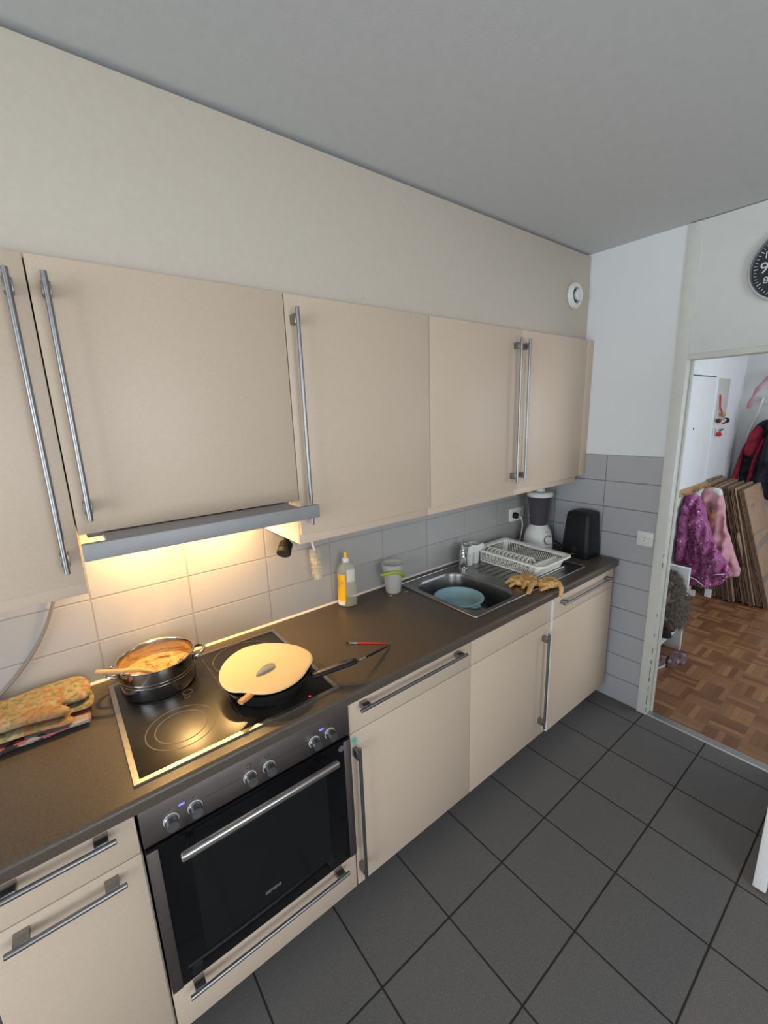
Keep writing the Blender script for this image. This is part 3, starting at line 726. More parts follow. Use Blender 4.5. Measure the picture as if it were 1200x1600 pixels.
# rubber gloves
def glove(name, label, palm, fingers, wave):
    g = MB()
    def f(u, v, h):
        rg_ = 1-abs(mnoise.noise(Vector((u*38, v*26, wave))))*2
        z = .9175+h*(.007+.016*max(0, rg_)+.006*mnoise.noise(Vector((u*90, v*90, wave)))) if h > 0 else .9135+h*.006
        u += .005*mnoise.noise(Vector((u*60, v*60, 3+wave))); v += .006*mnoise.noise(Vector((u*60, v*60, 9+wave)))
        return (u, v, z)
    pillow(g, smooth_poly(palm, 1), .004, .012, f)
    for pts, r in fingers: g.tube(pts, r, 10, flat=.75)
    return tag(g.build(name, M['glove'], sharp=80), label, 'glove', 'rubber gloves')
glove('rubber_glove', 'crumpled ochre rubber glove on the drainer, its fingers pointing left towards the sink bowl',
      [(1.70, -.405), (1.76, -.40), (1.83, -.425), (1.84, -.48), (1.79, -.53), (1.735, -.535), (1.715, -.50), (1.695, -.46)],
      [([(1.77, -.425, .922), (1.725, -.42, .930), (1.675, -.413, .914)], [.013, .012, .008]),
       ([(1.765, -.455, .922), (1.71, -.45, .924), (1.657, -.452, .913)], [.013, .012, .008]),
       ([(1.76, -.49, .924), (1.71, -.50, .926), (1.685, -.507, .914)], [.014, .012, .009]),
       ([(1.77, -.51, .926), (1.71, -.535, .928), (1.655, -.557, .913)], [.014, .014, .011])], 1)
glove('rubber_glove', 'crumpled ochre rubber glove draped towards the worktop front, one finger hanging over the edge',
      [(1.755, -.545), (1.79, -.51), (1.845, -.515), (1.865, -.56), (1.845, -.61), (1.80, -.605), (1.765, -.585)],
      [([(1.845, -.56, .928), (1.842, -.60, .928), (1.812, -.634, .914), (1.79, -.643, .882)], [.013, .013, .012, .009]),
       ([(1.79, -.57, .924), (1.758, -.585, .918), (1.725, -.576, .913)], [.013, .011, .009]),
       ([(1.845, -.53, .928), (1.862, -.565, .932), (1.85, -.605, .920)], [.011, .012, .009])], 6)

# blender
bl = thing('blender', (2.353, -.16, .9), 'white blender with smoky jar in the corner behind the dish rack', 'blender')
bc = (2.353, -.16, .9)
MB().lathe([(0, 0), (.088, 0), (.091, .004), (.090, .030), (.084, .075), (.072, .115), (.058, .137), (.054, .142), (.054, .150), (0, .150)], bc, 48).build('motor_base', M['white_plastic'], bl)
MB().lathe([(0, .151), (.050, .151), (.053, .160), (.071, .325), (.074, .330), (.0, .330)], bc, 48).build('jar', M['smoke'], bl)
MB().lathe([(0, .331), (.077, .331), (.078, .352), (.070, .360), (.030, .362), (.028, .378), (0, .378)], bc, 40).build('jar_lid', M['white_plastic'], bl)
jh = MB().tube(bez((2.415, -.13, 1.215), (2.462, -.11, 1.215), (2.458, -.11, 1.10), (2.405, -.13, 1.08)), .009, 10, flat=.6); jh.build('jar_handle', M['smoke'], bl)
nx, ny = -.255, -.967
def onb(a, rr, z):                              # point on the base skin, a = angle from the knob direction
    t = math.atan2(ny, nx)+a; return (bc[0]+rr*math.cos(t), bc[1]+rr*math.sin(t), .9+z)
k0 = onb(0, .080, .062)
MB().lathe([(0, 0), (.026, 0), (.026, .008), (.022, .018), (.020, .021), (0, .021)], k0, 32, (nx, ny, .12)).build('speed_knob', M['white_plastic'], bl)
MB().lathe([(.0275, .004), (.0305, .004), (.0305, .0075), (.0275, .0075)], k0, 32, (nx, ny, .12)).build('knob_ring', M['wire'], bl)
for z, w, rr in ((.112, .13, .0728), (.018, .17, .0902)):
    mk = MB(); mk.loops([[onb(a, rr, z-.002), onb(a, rr+.0008, z-.002), onb(a, rr+.0004, z+.002), onb(a, rr-.0006, z+.002)] for a in [w*(i/8-.5)*2 for i in range(9)]])
    mk.build('printed_mark', M['wire'], bl)
# black tapered appliance
ba = thing('countertop_appliance', (2.392, -.42, .9), 'tall black tapered appliance at the worktop end, against the tiled end wall', 'appliance')
def taper(kx, ky, z, off=0): return [(2.392+off+(x)*kx, -.42+(y)*ky, z) for x, y in rrect(-.078, .078, -.088, .088, .03, 6)]
m_ = MB().loops([taper(.97, .97, .9), taper(1, 1, .906), taper(.99, .99, .95), taper(.86, .83, 1.145, .006), taper(.80, .78, 1.162, .008), taper(.55, .5, 1.170, .008)])
m_.build('housing', M['black'], ba)
MB().box(2.310, 2.322, -.436, -.404, .935, .965, .003).build('front_recess', M['blackmat'], ba)
MB().tube([(2.309, -.43, .925), (2.307, -.42, .921), (2.309, -.41, .925)], .003, 8).build('chrome_lip', M['chrome'], ba)
MB().tube([(2.318, -.42, .98), (2.326, -.42, 1.04), (2.334, -.42, 1.12)], [.006, .010, .008], 8, flat=.3).build('front_ridge', M['blackmat'], ba)
cb = MB().tube(bez((2.440, -.190, .930), (2.462, -.21, .935), (2.46, -.26, .905), (2.44, -.30, .905), 14)+[Vector((2.42, -.325, .905))], .004, 8)
tag(cb.build('power_cable', M['black']), 'black cable on the worktop between the blender and the black appliance', 'cable')

# outlets
def outlet(name, x0, x1, z0, z1, plane, label, n=1):
    if plane == 'y':
        t = thing(name, ((x0+x1)/2, 0, z0), label, 'socket'); f = lambda u, v, q: (u, -q, v)
        ax = (0, -1, 0)
    else:
        t = thing(name, (XE, (x0+x1)/2, z0), label, 'socket'); f = lambda u, v, q: (XE-q, u, v); ax = (-1, 0, 0)
    lo, hi = min(x0, x1), max(x0, x1)
    P = MB(); l0 = rrect(lo, hi, z0, z1, .008, 4); l1 = rrect(lo+.004, hi-.004, z0+.004, z1-.004, .006, 4)
    P.loops([[f(u, v, .0005) for u, v in l0], [f(u, v, .008) for u, v in l0], [f(u, v, .011) for u, v in l1]]); P.build('cover_plate', M['white_plastic'], t)
    for i in range(n):
        cu = lo+(hi-lo)*(i+.5)/n; cv = (z0+z1)/2
        MB().lathe([(.0235, .0), (.0235, .0015), (.021, .0017), (.0205, .0004), (0, .0004)], f(cu, cv, .0112), 30, ax).build('socket_well', M['ivory'], t)
        for dv in (-.0085, .0085): MB().lathe([(0, 0), (.0024, 0), (.0024, .0004), (0, .0004)], f(cu, cv+dv, .0119), 10, ax).build('pin_hole', M['black'], t)
    return t
outlet('wall_socket', -.693, -.776, 1.005, 1.086, 'x', 'square white wall socket on the grey end wall tiles beside the door frame')
outlet('wall_socket', 2.262, 2.415, 1.048, 1.135, 'y', 'white double wall socket behind the blender, with a plug in it', 2)
pg = thing('power_plug', (2.300, -.03, 1.07), 'black plug with pale cable in the double socket behind the blender', 'plug')
pm = MB(); pm.lathe([(0, 0), (.020, 0), (.020, .018), (.013, .030), (0, .032)], (2.302, -.0125, 1.09), 20, (0, -1, 0)); pm.build('plug_body', M['black'], pg)
MB().tube(bez((2.302, -.045, 1.088), (2.30, -.075, 1.095), (2.315, -.075, 1.04), (2.318, -.06, .98), 12)+bez((2.318, -.06, .98), (2.32, -.05, .93), (2.32, -.045, .91), (2.33, -.05, .9042), 8)[1:], .0035, 8).build('cable', M['ivory'], pg)

# bottle
bt = thing('dish_soap_bottle', (.962, -.062, .9), 'clear dish soap bottle with orange-yellow label and yellow nozzle against the tiles', 'bottle')
ang = math.radians(-38); ca, sa = math.cos(ang), math.sin(ang)
def ov_loop(a, b, z, n=40): return [(.962+a*math.cos(2*PI*i/n)*ca-b*math.sin(2*PI*i/n)*sa, -.062+a*math.cos(2*PI*i/n)*sa+b*math.sin(2*PI*i/n)*ca, .9+z) for i in range(n)]
prof = [(.038, .024, 0), (.043, .029, .004), (.0445, .030, .03), (.0425, .0285, .08), (.0405, .0275, .115), (.043, .029, .15), (.0425, .0285, .172), (.036, .025, .192), (.022, .019, .206), (.0145, .0145, .212)]
MB().loops([ov_loop(*q) for q in prof]).build('bottle_body', M['clear'], bt)
MB().loops([ov_loop(a-.002, b-.002, z) for a, b, z in [(.038, .024, .002), (.043, .029, .006), (.0445, .030, .028)]]).build('soap_liquid', M['liquid'], bt)
def band(t0, t1, prof2, off, n=18):
    m = MB()
    P = []
    for (a, b, z) in prof2:
        P.append([(.962+(a+off)*math.cos(t)*ca-(b+off)*math.sin(t)*sa, -.062+(a+off)*math.cos(t)*sa+(b+off)*math.sin(t)*ca, .9+z) for t in [math.radians(t0+(t1-t0)*i/n) for i in range(n+1)]])
    rows = [[m.bm.verts.new(p) for p in r_] for r_ in P]
    for i in range(len(rows)-1):
        for j in range(n): m.bm.faces.new((rows[i][j], rows[i][j+1], rows[i+1][j+1], rows[i+1][j]))
    return m
lab = [(.0443, .0298, .025), (.0438, .0294, .05), (.0425, .0285, .08), (.0405, .0275, .115), (.0425, .0287, .145), (.0430, .0290, .158)]
lb_ = band(168, 262, lab, .0008).build('front_label', M['yellow'], bt)
band(190, 258, [(.0446, .0301, .010), (.0443, .0298, .025), (.0442, .0297, .030)], .0009).build('white_label_strip', M['paper'], bt)
band(275, 340, [(.0412, .0278, .122), (.0425, .0285, .145), (.0428, .0288, .166), (.040, .027, .18)], .0008).build('shoulder_patch', mat('pale_label', (.60, .58, .48), .5), bt)
fl_ = MB().lathe([(0, 0), (.006, 0), (0, .001)], (.9245, -.0745, 1.024), 12, (-.9, -.44, 0)); fl_.build('label_emblem', M['pink'], lb_)
MB().lathe([(0, .212), (.0165, .212), (.0165, .226), (.0145, .232), (0, .232)], (.962, -.062, .9), 28).build('cap', M['white_plastic'], bt)
MB().lathe([(0, .232), (.0095, .232), (.0085, .246), (.006, .258), (0, .260)], (.962, -.062, .9), 20).build('nozzle', M['yellow'], bt)
# cup
cu = thing('plastic_cup', (1.213, -.088, .9), 'frosted plastic cup with a lime green curved band around its front, left of the sink', 'cup')
MB().lathe([(0, 0), (.034, 0), (.037, .003), (.0545, .150), (.0530, .150), (.0355, .006), (0, .005)], (1.213, -.088, .9), 40).build('cup_body', M['frost'], cu)
gp = []
for i in range(15):
    t = math.radians(186+i*(150/14.)); zz = .110+.020*math.sin(PI*min(1, i/14.*1.15))-.034*(i/14.)**1.5
    rr = .0375+.0165*zz/.15+.006+.026*max(0, 1-i/4.)
    gp.append((1.213+rr*math.cos(t), -.088+rr*math.sin(t), .9+zz))
MB().tube(gp, [.005]+[.0085]*13+[.006], 10, flat=1.0).build('grip_band', M['green'], cu)['label'] = 'lime green curved band'
for (x, y) in ((1.172, -.118), (1.257, -.136)):
    dd = MB().lathe([(0, 0), (.006, 0), (.0052, .002), (.003, .0034), (0, .0038)], (x, y, .9001), 16, sx=1.3)
    tag(dd.build('water_drop', M['drop']), 'small glinting water drop on the worktop, '+('left' if x < 1.2 else 'right')+' of the frosted cup', 'water drop', 'water drops beside the cup')
# paint brushes
def brush(name, p, q, m, label):
    p, q = Vector(p), Vector(q); d = (q-p)
    t = thing(name, p, label, 'paint brush', 'thin paint brushes')
    MB().tube([p+d*.28, p+d*.5, p+d*.8, q], [.0032, .0042, .0034, .0016], 10).build('brush_handle', m, t)
    MB().tube([p+d*.10, p+d*.28], [.0030, .0033], 10).build('ferrule', M['chrome'], t)
    MB().tube([p, p+d*.05, p+d*.10], [.0008, .0030, .0028], 8).build('bristles', M['gapdark'], t)
brush('paint_brush', (.758, -.349, .9045), (.881, -.463, .9045), M['redpaint'], 'thin red paint brush lying on the worktop, behind the pan handle')
brush('paint_brush', (.672, -.545, .948), (.872, -.478, .9045), M['black'], 'thin black paint brush on the worktop, pointing at the pan handle tip')

# things under the wall cabinet
bb = thing('bottle_brush', (.806, -.055, 1.06), 'white bottle brush hanging bristles down below the wall cabinet', 'brush')
MB().tube([(.801, -.05, 1.3335), (.804, -.05, 1.24), (.812, -.052, 1.20)], .0052, 10).build('brush_stick', M['white_plastic'], bb)
MB().tube([(.812, -.052, 1.20), (.820, -.055, 1.065)], .0022, 8).build('brush_core', M['white_plastic'], bb)
br = MB(); random.seed(11)
for i in range(560):
    t = random.random(); a = random.uniform(0, 2*PI); L = random.uniform(.020, .028)*(1 if t < .85 else .7)
    c0 = Vector((.812+.008*t, -.052-.003*t, 1.20-.135*t)); dv = Vector((math.cos(a), math.sin(a)*.9, random.uniform(-.35, .2)))
    br.tube([c0, c0+dv*L], [.0007, .0004], 3, cap=False)
br.build('bristles', M['bristle'], bb, kind='stuff')
bk = thing('hanging_gadget', (.655, -.10, 1.27), 'small black ribbed cylindrical gadget hanging below the cabinet right of the hood', 'gadget')
ax = Vector((-.55, -.55, -.62)).normalized(); cc = Vector((.668, -.092, 1.268))
MB().cyl(cc, cc+ax*.030, .027, n=28, bev=.003).build('gadget_back', M['black'], bk)
MB().cyl(cc+ax*.031, cc+ax*.052, .0285, n=28, bev=.003).build('gadget_front', M['blackmat'], bk)
MB().tube([cc-ax*.002, cc-ax*.012+Vector((0, 0, .012)), Vector((.684, -.075, 1.3695))], .012, 10).build('mount', M['black'], bk)
wl = MB().tube(bez((.862, -.012, 1.333), (.868, -.012, 1.28), (.885, -.012, 1.26), (.905, -.012, 1.235)), .0012, 6)
tag(wl.build('thin_wire', M['wire']), 'thin grey wire curling down the tiles right of the bottle brush', 'wire')
cw = MB().tube(bez((-.055, -.012, 1.333), (-.085, -.012, 1.20), (-.13, -.012, 1.07), (-.275, -.012, .955), 20), .0048, 8)
tag(cw.build('hanging_cable', M['wire']), 'grey cable running down the tiles behind the oven mitt', 'cable')

# oven mitts and magazine at the left end of the worktop
mo = [(-.36, -.040), (-.26, -.036), (-.221, -.028), (-.169, -.024), (-.115, -.021), (-.073, -.022), (-.054, -.034), (-.041, -.067), (-.036, -.115), (-.040, -.155), (-.053, -.174), (-.080, -.172), (-.132, -.163), (-.100, -.184), (-.091, -.205), (-.104, -.228), (-.168, -.210), (-.222, -.198), (-.36, -.195)]
mo = smooth_poly(mo, 2)
def mittf(dx, dy, z, th):
    def f(u, v, h): return (u+dx, v+dy, z+th*h+.004*mnoise.noise(Vector((u*22, v*22, z*9)))*abs(h))
    return f
m1 = MB(); pillow(m1, mo, .006, .04, mittf(.0, .0, .9555, .017), bottom=.8)
tag(m1.build('oven_mitt', M['mitt'], sharp=80), 'ochre floral quilted oven mitt lying on top of another mitt at the worktop\'s left end', 'oven mitt', 'oven mitts')
m2 = MB(); pillow(m2, [(x*.97-.002, y*.98-.014) for x, y in mo], .007, .03, mittf(.004, -.006, .9305, .010), bottom=.4)
tag(m2.build('oven_mitt', M['mitt'], sharp=80), 'lower floral oven mitt, mostly hidden beneath the other one, only its thumb showing', 'oven mitt', 'oven mitts')
mg = MB()
def magz(x, y):
    t = max(0, (-.10-y)/.14); return .9105+.010*t*t
for k in range(3):
    V0 = []
    nx_, ny_ = 16, 14
    x0, x1, y0, y1 = -.36, -.050-.002*k, -.238+.002*k, -.06
    top = [[None]*(ny_+1) for _ in range(nx_+1)]; bot = [[None]*(ny_+1) for _ in range(nx_+1)]
    for i in range(nx_+1):
        for j in range(ny_+1):
            x = x0+(x1-x0)*i/nx_; y = y0+(y1-y0)*j/ny_; z = magz(x, y)-.003*k+.0015*math.sin(x*60+k)
            top[i][j] = mg.bm.verts.new((x, y, z+.0013)); bot[i][j] = mg.bm.verts.new((x, y, z-.0013))
    for i in range(nx_):
        for j in range(ny_):
            mg.bm.faces.new((top[i][j], top[i+1][j], top[i+1][j+1], top[i][j+1])); mg.bm.faces.new((bot[i][j], bot[i][j+1], bot[i+1][j+1], bot[i+1][j]))
    for i in range(nx_):
        for j in (0, ny_): mg.bm.faces.new((top[i][j], top[i+1][j], bot[i+1][j], bot[i][j]))
    for j in range(ny_):
        for i in (0, nx_): mg.bm.faces.new((top[i][j], top[i][j+1], bot[i][j+1], bot[i][j]))
tag(mg.build('magazine', M['magazine']), 'glossy printed magazine with a lifted front edge under the oven mitts', 'magazine')

# ------------------------------------------------------------------ on the walls
vt = thing('ventilation_valve', (2.303, -.325, 2.27), 'round white ventilation valve on the boxed-in panel near the ceiling corner', 'vent')
MB().lathe([(.036, .0), (.062, .0), (.066, .006), (.062, .018), (.050, .026), (.040, .022), (.036, .010), (.036, .0)], (2.312, -.325, 2.340), 44, (0, -1, 0)).build('valve_ring', M['white_plastic'], vt)
MB().lathe([(0, .004), (.036, .004)], (2.312, -.325, 2.340), 32, (0, -1, 0)).build('valve_throat', M['gapdark'], vt)
MB().lathe([(0, .012), (.022, .012), (.030, .028), (.030, .036), (.027, .039), (.024, .036), (0, .036)], (2.312, -.325, 2.340), 40, (0, -1, 0)).build('valve_disc', M['white_plastic'], vt)
CY, CZc, CR = -1.176, 2.302, .148
ck = thing('wall_clock', (XE, CY, CZc), 'round black wall clock with silver rim over the doorway, cut by the right edge', 'clock')
fx = XE-.006
MB().lathe([(CR-.012, .0), (CR, .0), (CR, .022), (CR-.004, .030), (CR-.009, .030), (CR-.012, .020), (CR-.012, 0)], (fx, CY, CZc), 72, (-1, 0, 0)).build('clock_rim', mat('clock_rim_silver', (.62, .60, .60), .3, .8), ck)
MB().lathe([(0, .001), (CR-.011, .001), (CR-.011, .008), (0, .008)], (fx, CY, CZc), 64, (-1, 0, 0)).build('clock_face', M['display'], ck)
tk = MB()
for i in range(60):
    a = 2*PI*i/60; L = .014 if i % 5 == 0 else .009; w = .0016 if i % 5 == 0 else .0009
    u = Vector((0, -math.sin(a), math.cos(a))); v = Vector((0, -u.z, u.y)); c0 = Vector((fx-.0082, CY, CZc)); b0, b1 = CR-.018, CR-.018-L
    q = [c0+u*b0+v*w, c0+u*b0-v*w, c0+u*b1-v*w, c0+u*b1+v*w]; q2 = [p+Vector((-.0006, 0, 0)) for p in q]
    tk.loops([q, q2])
tk.build('minute_marks', M['numeral'], ck)
for i in range(1, 13):
    a = 2*PI*i/12; big = i % 3 == 0; rr = .098 if not big else .096
    text('numeral', str(i), .060 if big else .037, M['numeral'], ck, face_x(fx-.0085, CY-rr*math.sin(a), CZc+rr*math.cos(a)))
for nme, a, L, w in (('hour_hand', 100, .055, .004), ('minute_hand', 205, .085, .003)):
    u = Vector((0, -math.sin(math.radians(a)), math.cos(math.radians(a)))); MB().tube([Vector((fx-.013, CY, CZc))-u*.015, Vector((fx-.013, CY, CZc))+u*L], w, 8, flat=.3).build(nme, M['numeral'], ck)

# ------------------------------------------------------------------ hall
hc = thing('hall_cupboard', (3.9, -.39, 0), 'tall white built-in cupboard in the hall behind the coat rail, black gap along its top', 'cupboard')
MB().box(3.2, 4.57, -.415, -.361, 0, 2.618).build('cupboard_front', M['white_paint'], hc)
MB().box(3.4, 4.50, -.4165, -.414, 1.972, 1.979).build('top_gap', M['gapdark'], hc)
cd = MB().box(3.4, 4.50, -.422, -.4165, .03, 1.970, .002).build('cupboard_door', M['white_paint'], hc)
MB().lathe([(0, 0), (.009, 0), (.009, .003), (0, .003)], (4.075, -.422, 1.565), 14, (0, -1, 0)).build('keyhole', M['gapdark'], cd)
kb = thing('key_board', (4.95, -.365, 1.62), 'narrow beige board on the hall wall beside the white cupboard', 'board')
MB().box(4.72, 5.08, -.372, -.3615, 1.62, 1.975, .002).build('board', M['beigeboard'], kb)
MB().box(4.70, 4.725, -.378, -.3615, 1.55, 1.985, .002).build('edge_strip', M['white_paint'], kb)
o1 = thing('hanging_charm', (4.86, -.39, 1.6), 'colourful charm on a red string hanging on the beige hall board', 'ornament', 'hall ornaments')
MB().tube([(4.81, -.380, 1.83), (4.83, -.385, 1.72), (4.90, -.39, 1.66)], .006, 8).build('string', M['redpaint'], o1)
for x, z, r_, m in ((4.77, 1.605, .022, M['dark_red']), (5.0, 1.60, .028, M['navy']), (4.93, 1.585, .018, M['redpaint']), (4.88, 1.655, .022, M['brownwood'])):
    MB().lathe([(0, -r_), (r_*.7, -r_*.7), (r_, 0), (r_*.7, r_*.7), (0, r_)], (x, -.40, z), 14).build('bead', m, o1)
MB().tube([(4.78, -.395, 1.61), (4.88, -.40, 1.59), (5.0, -.395, 1.61)], .012, 8).build('bead_string', M['ivory'], o1)
o2 = thing('wall_ornament', (4.92, -.385, 1.47), 'small red and green ornament stuck on the hall wall under the beige board', 'ornament', 'hall ornaments')
MB().lathe([(0, -.024), (.018, -.016), (.024, 0), (.016, .018), (0, .024)], (4.90, -.385, 1.478), 14).build('red_ball', M['redpaint'], o2)
MB().tube([(4.93, -.38, 1.505), (4.98, -.38, 1.515), (5.03, -.38, 1.52)], [.006, .014, .004], 10, flat=.5).build('green_leaf', mat('dark_green', (.02, .09, .05), .5), o2)
MB().tube([(4.80, -.38, 1.47), (4.80, -.38, 1.54)], .005, 8).build('stalk', M['pink'], o2)
rl = thing('coat_rail', (4.1, -.44, 1.04), 'wooden coat rail low on the hall wall, holding the children\'s coats', 'coat rail')
MB().box(3.5, 4.55, -.440, -.4225, 1.03, 1.085, .003).build('rail_board', M['brownwood'], rl)
for x in (3.7, 3.95, 4.2, 4.45): MB().tube([(x, -.440, 1.055), (x, -.475, 1.05), (x, -.485, 1.075)], .006, 8).build('hook', M['brownwood'], rl)
def coat(name, label, outline, x0, thick, m, R, fold):
    c = MB()
    def f(u, v, h):
        ph = mnoise.noise(Vector((u*fold, v*5, x0)))*.02+mnoise.noise(Vector((u*3, v*14, 2+x0)))*.012
        return (x0-h*thick+ph*abs(h), u, v)
    pillow(c, smooth_poly(outline, 2), .010, R, f)
    return c.build(name, m, None, sharp=80)
pc_ = thing('childs_jacket', (4.05, -.60, .28), 'purple spotted child\'s jacket hanging from the wooden rail above the bench', 'jacket', 'children\'s coats')
def cpart(name, outline, x0, thick, m, R, fold, parent):
    o = MB()
    def f(u, v, h):
        ph = mnoise.noise(Vector((u*fold, v*4, x0)))*.075+mnoise.noise(Vector((u*9+v*9, v*14, 2+x0)))*.05
        return (x0-h*thick+ph*abs(h), u, v)
    pillow(o, smooth_poly(outline, 2), .010, R, f); return o.build(name, m, parent, sharp=80)
cpart('jacket_body', [(-.426, 1.0), (-.43, 1.03), (-.49, 1.052), (-.555, 1.0), (-.60, .86), (-.64, .74), (-.69, .60), (-.76, .47), (-.775, .36), (-.70, .30), (-.63, .265), (-.44, .29), (-.426, .60)], 4.06, .055, M['purple'], .04, 30, pc_)
cpart('sleeve', [(-.555, .985), (-.605, .84), (-.69, .66), (-.80, .535), (-.815, .44), (-.77, .39), (-.68, .50), (-.60, .62), (-.53, .80)], 3.985, .04, M['purple'], .03, 24, pc_)
cpart('sleeve', [(-.428, .98), (-.50, .95), (-.515, .7), (-.49, .46), (-.43, .46), (-.425, .7)], 3.985, .035, M['purple'], .03, 24, pc_)
MB().tube([(3.965, -.435, .405), (3.955, -.52, .385), (3.96, -.60, .365), (3.965, -.665, .32)], .006, 8, flat=.5).build('reflective_stripe', M['paper'], pc_)
MB().tube([(3.918, -.735, .455), (3.918, -.79, .475)], .007, 8, flat=.5).build('cuff_stripe', M['paper'], pc_)
MB().box(4.03, 4.034, -.70, -.655, .215, .285).build('care_tag', M['paper'], pc_)
MB().box(4.0, 4.004, -.60, -.555, .205, .255).build('care_tag', M['paper'], pc_)
pk = thing('childs_jacket', (4.3, -.60, .35), 'plain pale pink child\'s coat hanging behind the purple spotted jacket', 'jacket', 'children\'s coats')
cpart('coat_body', [(-.47, 1.03), (-.53, 1.085), (-.60, 1.075), (-.655, .98), (-.665, .83), (-.72, .66), (-.83, .40), (-.79, .345), (-.60, .36), (-.50, .70)], 4.26, .05, M['pink'], .04, 22, pk)
MB().tube([(4.20, -.585, 1.07), (4.19, -.615, 1.06), (4.2, -.625, 1.035)], [.022, .03, .02], 10).build('white_collar', M['white_plastic'], pk)
bg_ = cpart('lining', [(-.565, .93), (-.61, .90), (-.635, .80), (-.60, .75), (-.57, .80)], 4.165, .03, M['tan'], .03, 14, pk); bg_['label'] = 'brown lining'
# bench, sheepskin, shoes
bn = thing('shoe_bench', (3.05, -.57, 0), 'white shoe bench in the hall just past the door frame', 'bench')
for x in (2.74, 3.375): MB().box(x, x+.028, -.712, -.425, 0, .635, .003).build('end_panel', M['white_paint'], bn)
MB().box(2.768, 3.375, -.705, -.425, .415, .44, .002).build('seat_board', M['white_paint'], bn)
MB().box(2.768, 3.375, -.690, -.425, .16, .178, .002).build('shoe_shelf', M['white_paint'], bn)
fs = thing('sheepskin', (3.1, -.6, .442), 'shaggy grey-brown sheepskin draped over the white shoe bench', 'sheepskin')
def skin(i, j):
    a = i*2*PI; b = (j-.5)*PI
    x = 3.13+.225*math.cos(b)*math.cos(a); y = -.63+.13*math.cos(b)*math.sin(a); z = .51+.125*math.sin(b)
    if y < -.66: z -= (-.66-y)*1.6; x += (-.66-y)*.35
    return (x, y, max(z, .445) if y > -.718 else z)
MB().grid(skin, 40, 20).build('hide', M['fur'], fs, sharp=80)
hr = MB(); random.seed(21)
for k in range(4200):
    i, j = random.random(), random.uniform(.12, .98); p = Vector(skin(i, j)); n = (p-Vector((3.14, -.58, .44))).normalized()
    d = (n+Vector((random.uniform(-.5, .5), random.uniform(-.5, .5), random.uniform(-1.0, .1)))).normalized(); L = random.uniform(.03, .055)
    q = p+d*L*.6; e = p+d*L+Vector((0, 0, -.014))
    if e.z < .445 and e.y > -.72: continue
    if e.x > 3.37 and e.y > -.718: continue
    hr.tube([p, q, e], [.0020, .0015, .0003], 3, cap=False)
hr.build('hair', M['fur'], fs, kind='stuff')
def shoe(name, x, y, z, a, m, sole, label, group, L=.24):
    t = thing(name, (x, y, z), label, 'shoe', group)
    def lp(k, zz, w): return [(L*.5*k*math.cos(2*PI*i/20), (w*(.85+.2*math.cos(2*PI*i/20)))*k*math.sin(2*PI*i/20), zz) for i in range(20)]
    R = Matrix.Rotation(a, 4, 'Z'); T = Matrix.Translation((x, y, z))
    def tr(l): return [T@R@Vector(p) for p in l]
    MB().loops([tr(lp(1, .0, .042)), tr(lp(1.02, .016, .044))]).build('sole', sole, t)
    up = [lp(.99, .0165, .042), lp(.98, .035, .042), lp(.86, .058, .036)]
    up = [[(p[0], p[1], p[2]+max(0, -p[0])*(.10 if k else 0)) for p in l] for k, l in enumerate(up)]
    up.append([(p[0]*.6-.01, p[1]*.7, p[2]) for p in up[-1]])
    MB().loops([tr(l) for l in up], cap0=False).build('upper', m, t)
M['slip'] = pattern('mauve_slipper', (.17, .10, .11), [((.07, .05, .06), 26, .35), ((.42, .25, .28), 19, .25)], 1)
shoe('slipper', 3.19, -.755, .001, math.radians(-10), M['slip'], M['slip'], 'mauve speckled slipper on the parquet in front of the shoe bench', 'slippers', .22)
shoe('slipper', 3.055, -.68, .001, math.radians(-14), M['slip'], M['white_plastic'], 'mauve slipper nearest the door frame, partly hidden by the frame', 'slippers', .22)
shoe('shoe', 3.15, -.62, .179, math.radians(-75), M['blackmat'], M['gapdark'], 'black shoe on the shelf inside the white bench', 'shoes', .19)
shoe('shoe', 3.27, -.60, .179, math.radians(-80), mat('brown_leather', (.16, .08, .04), .5), M['gapdark'], 'brown shoe on the bench shelf, beside the black one', 'shoes', .19)
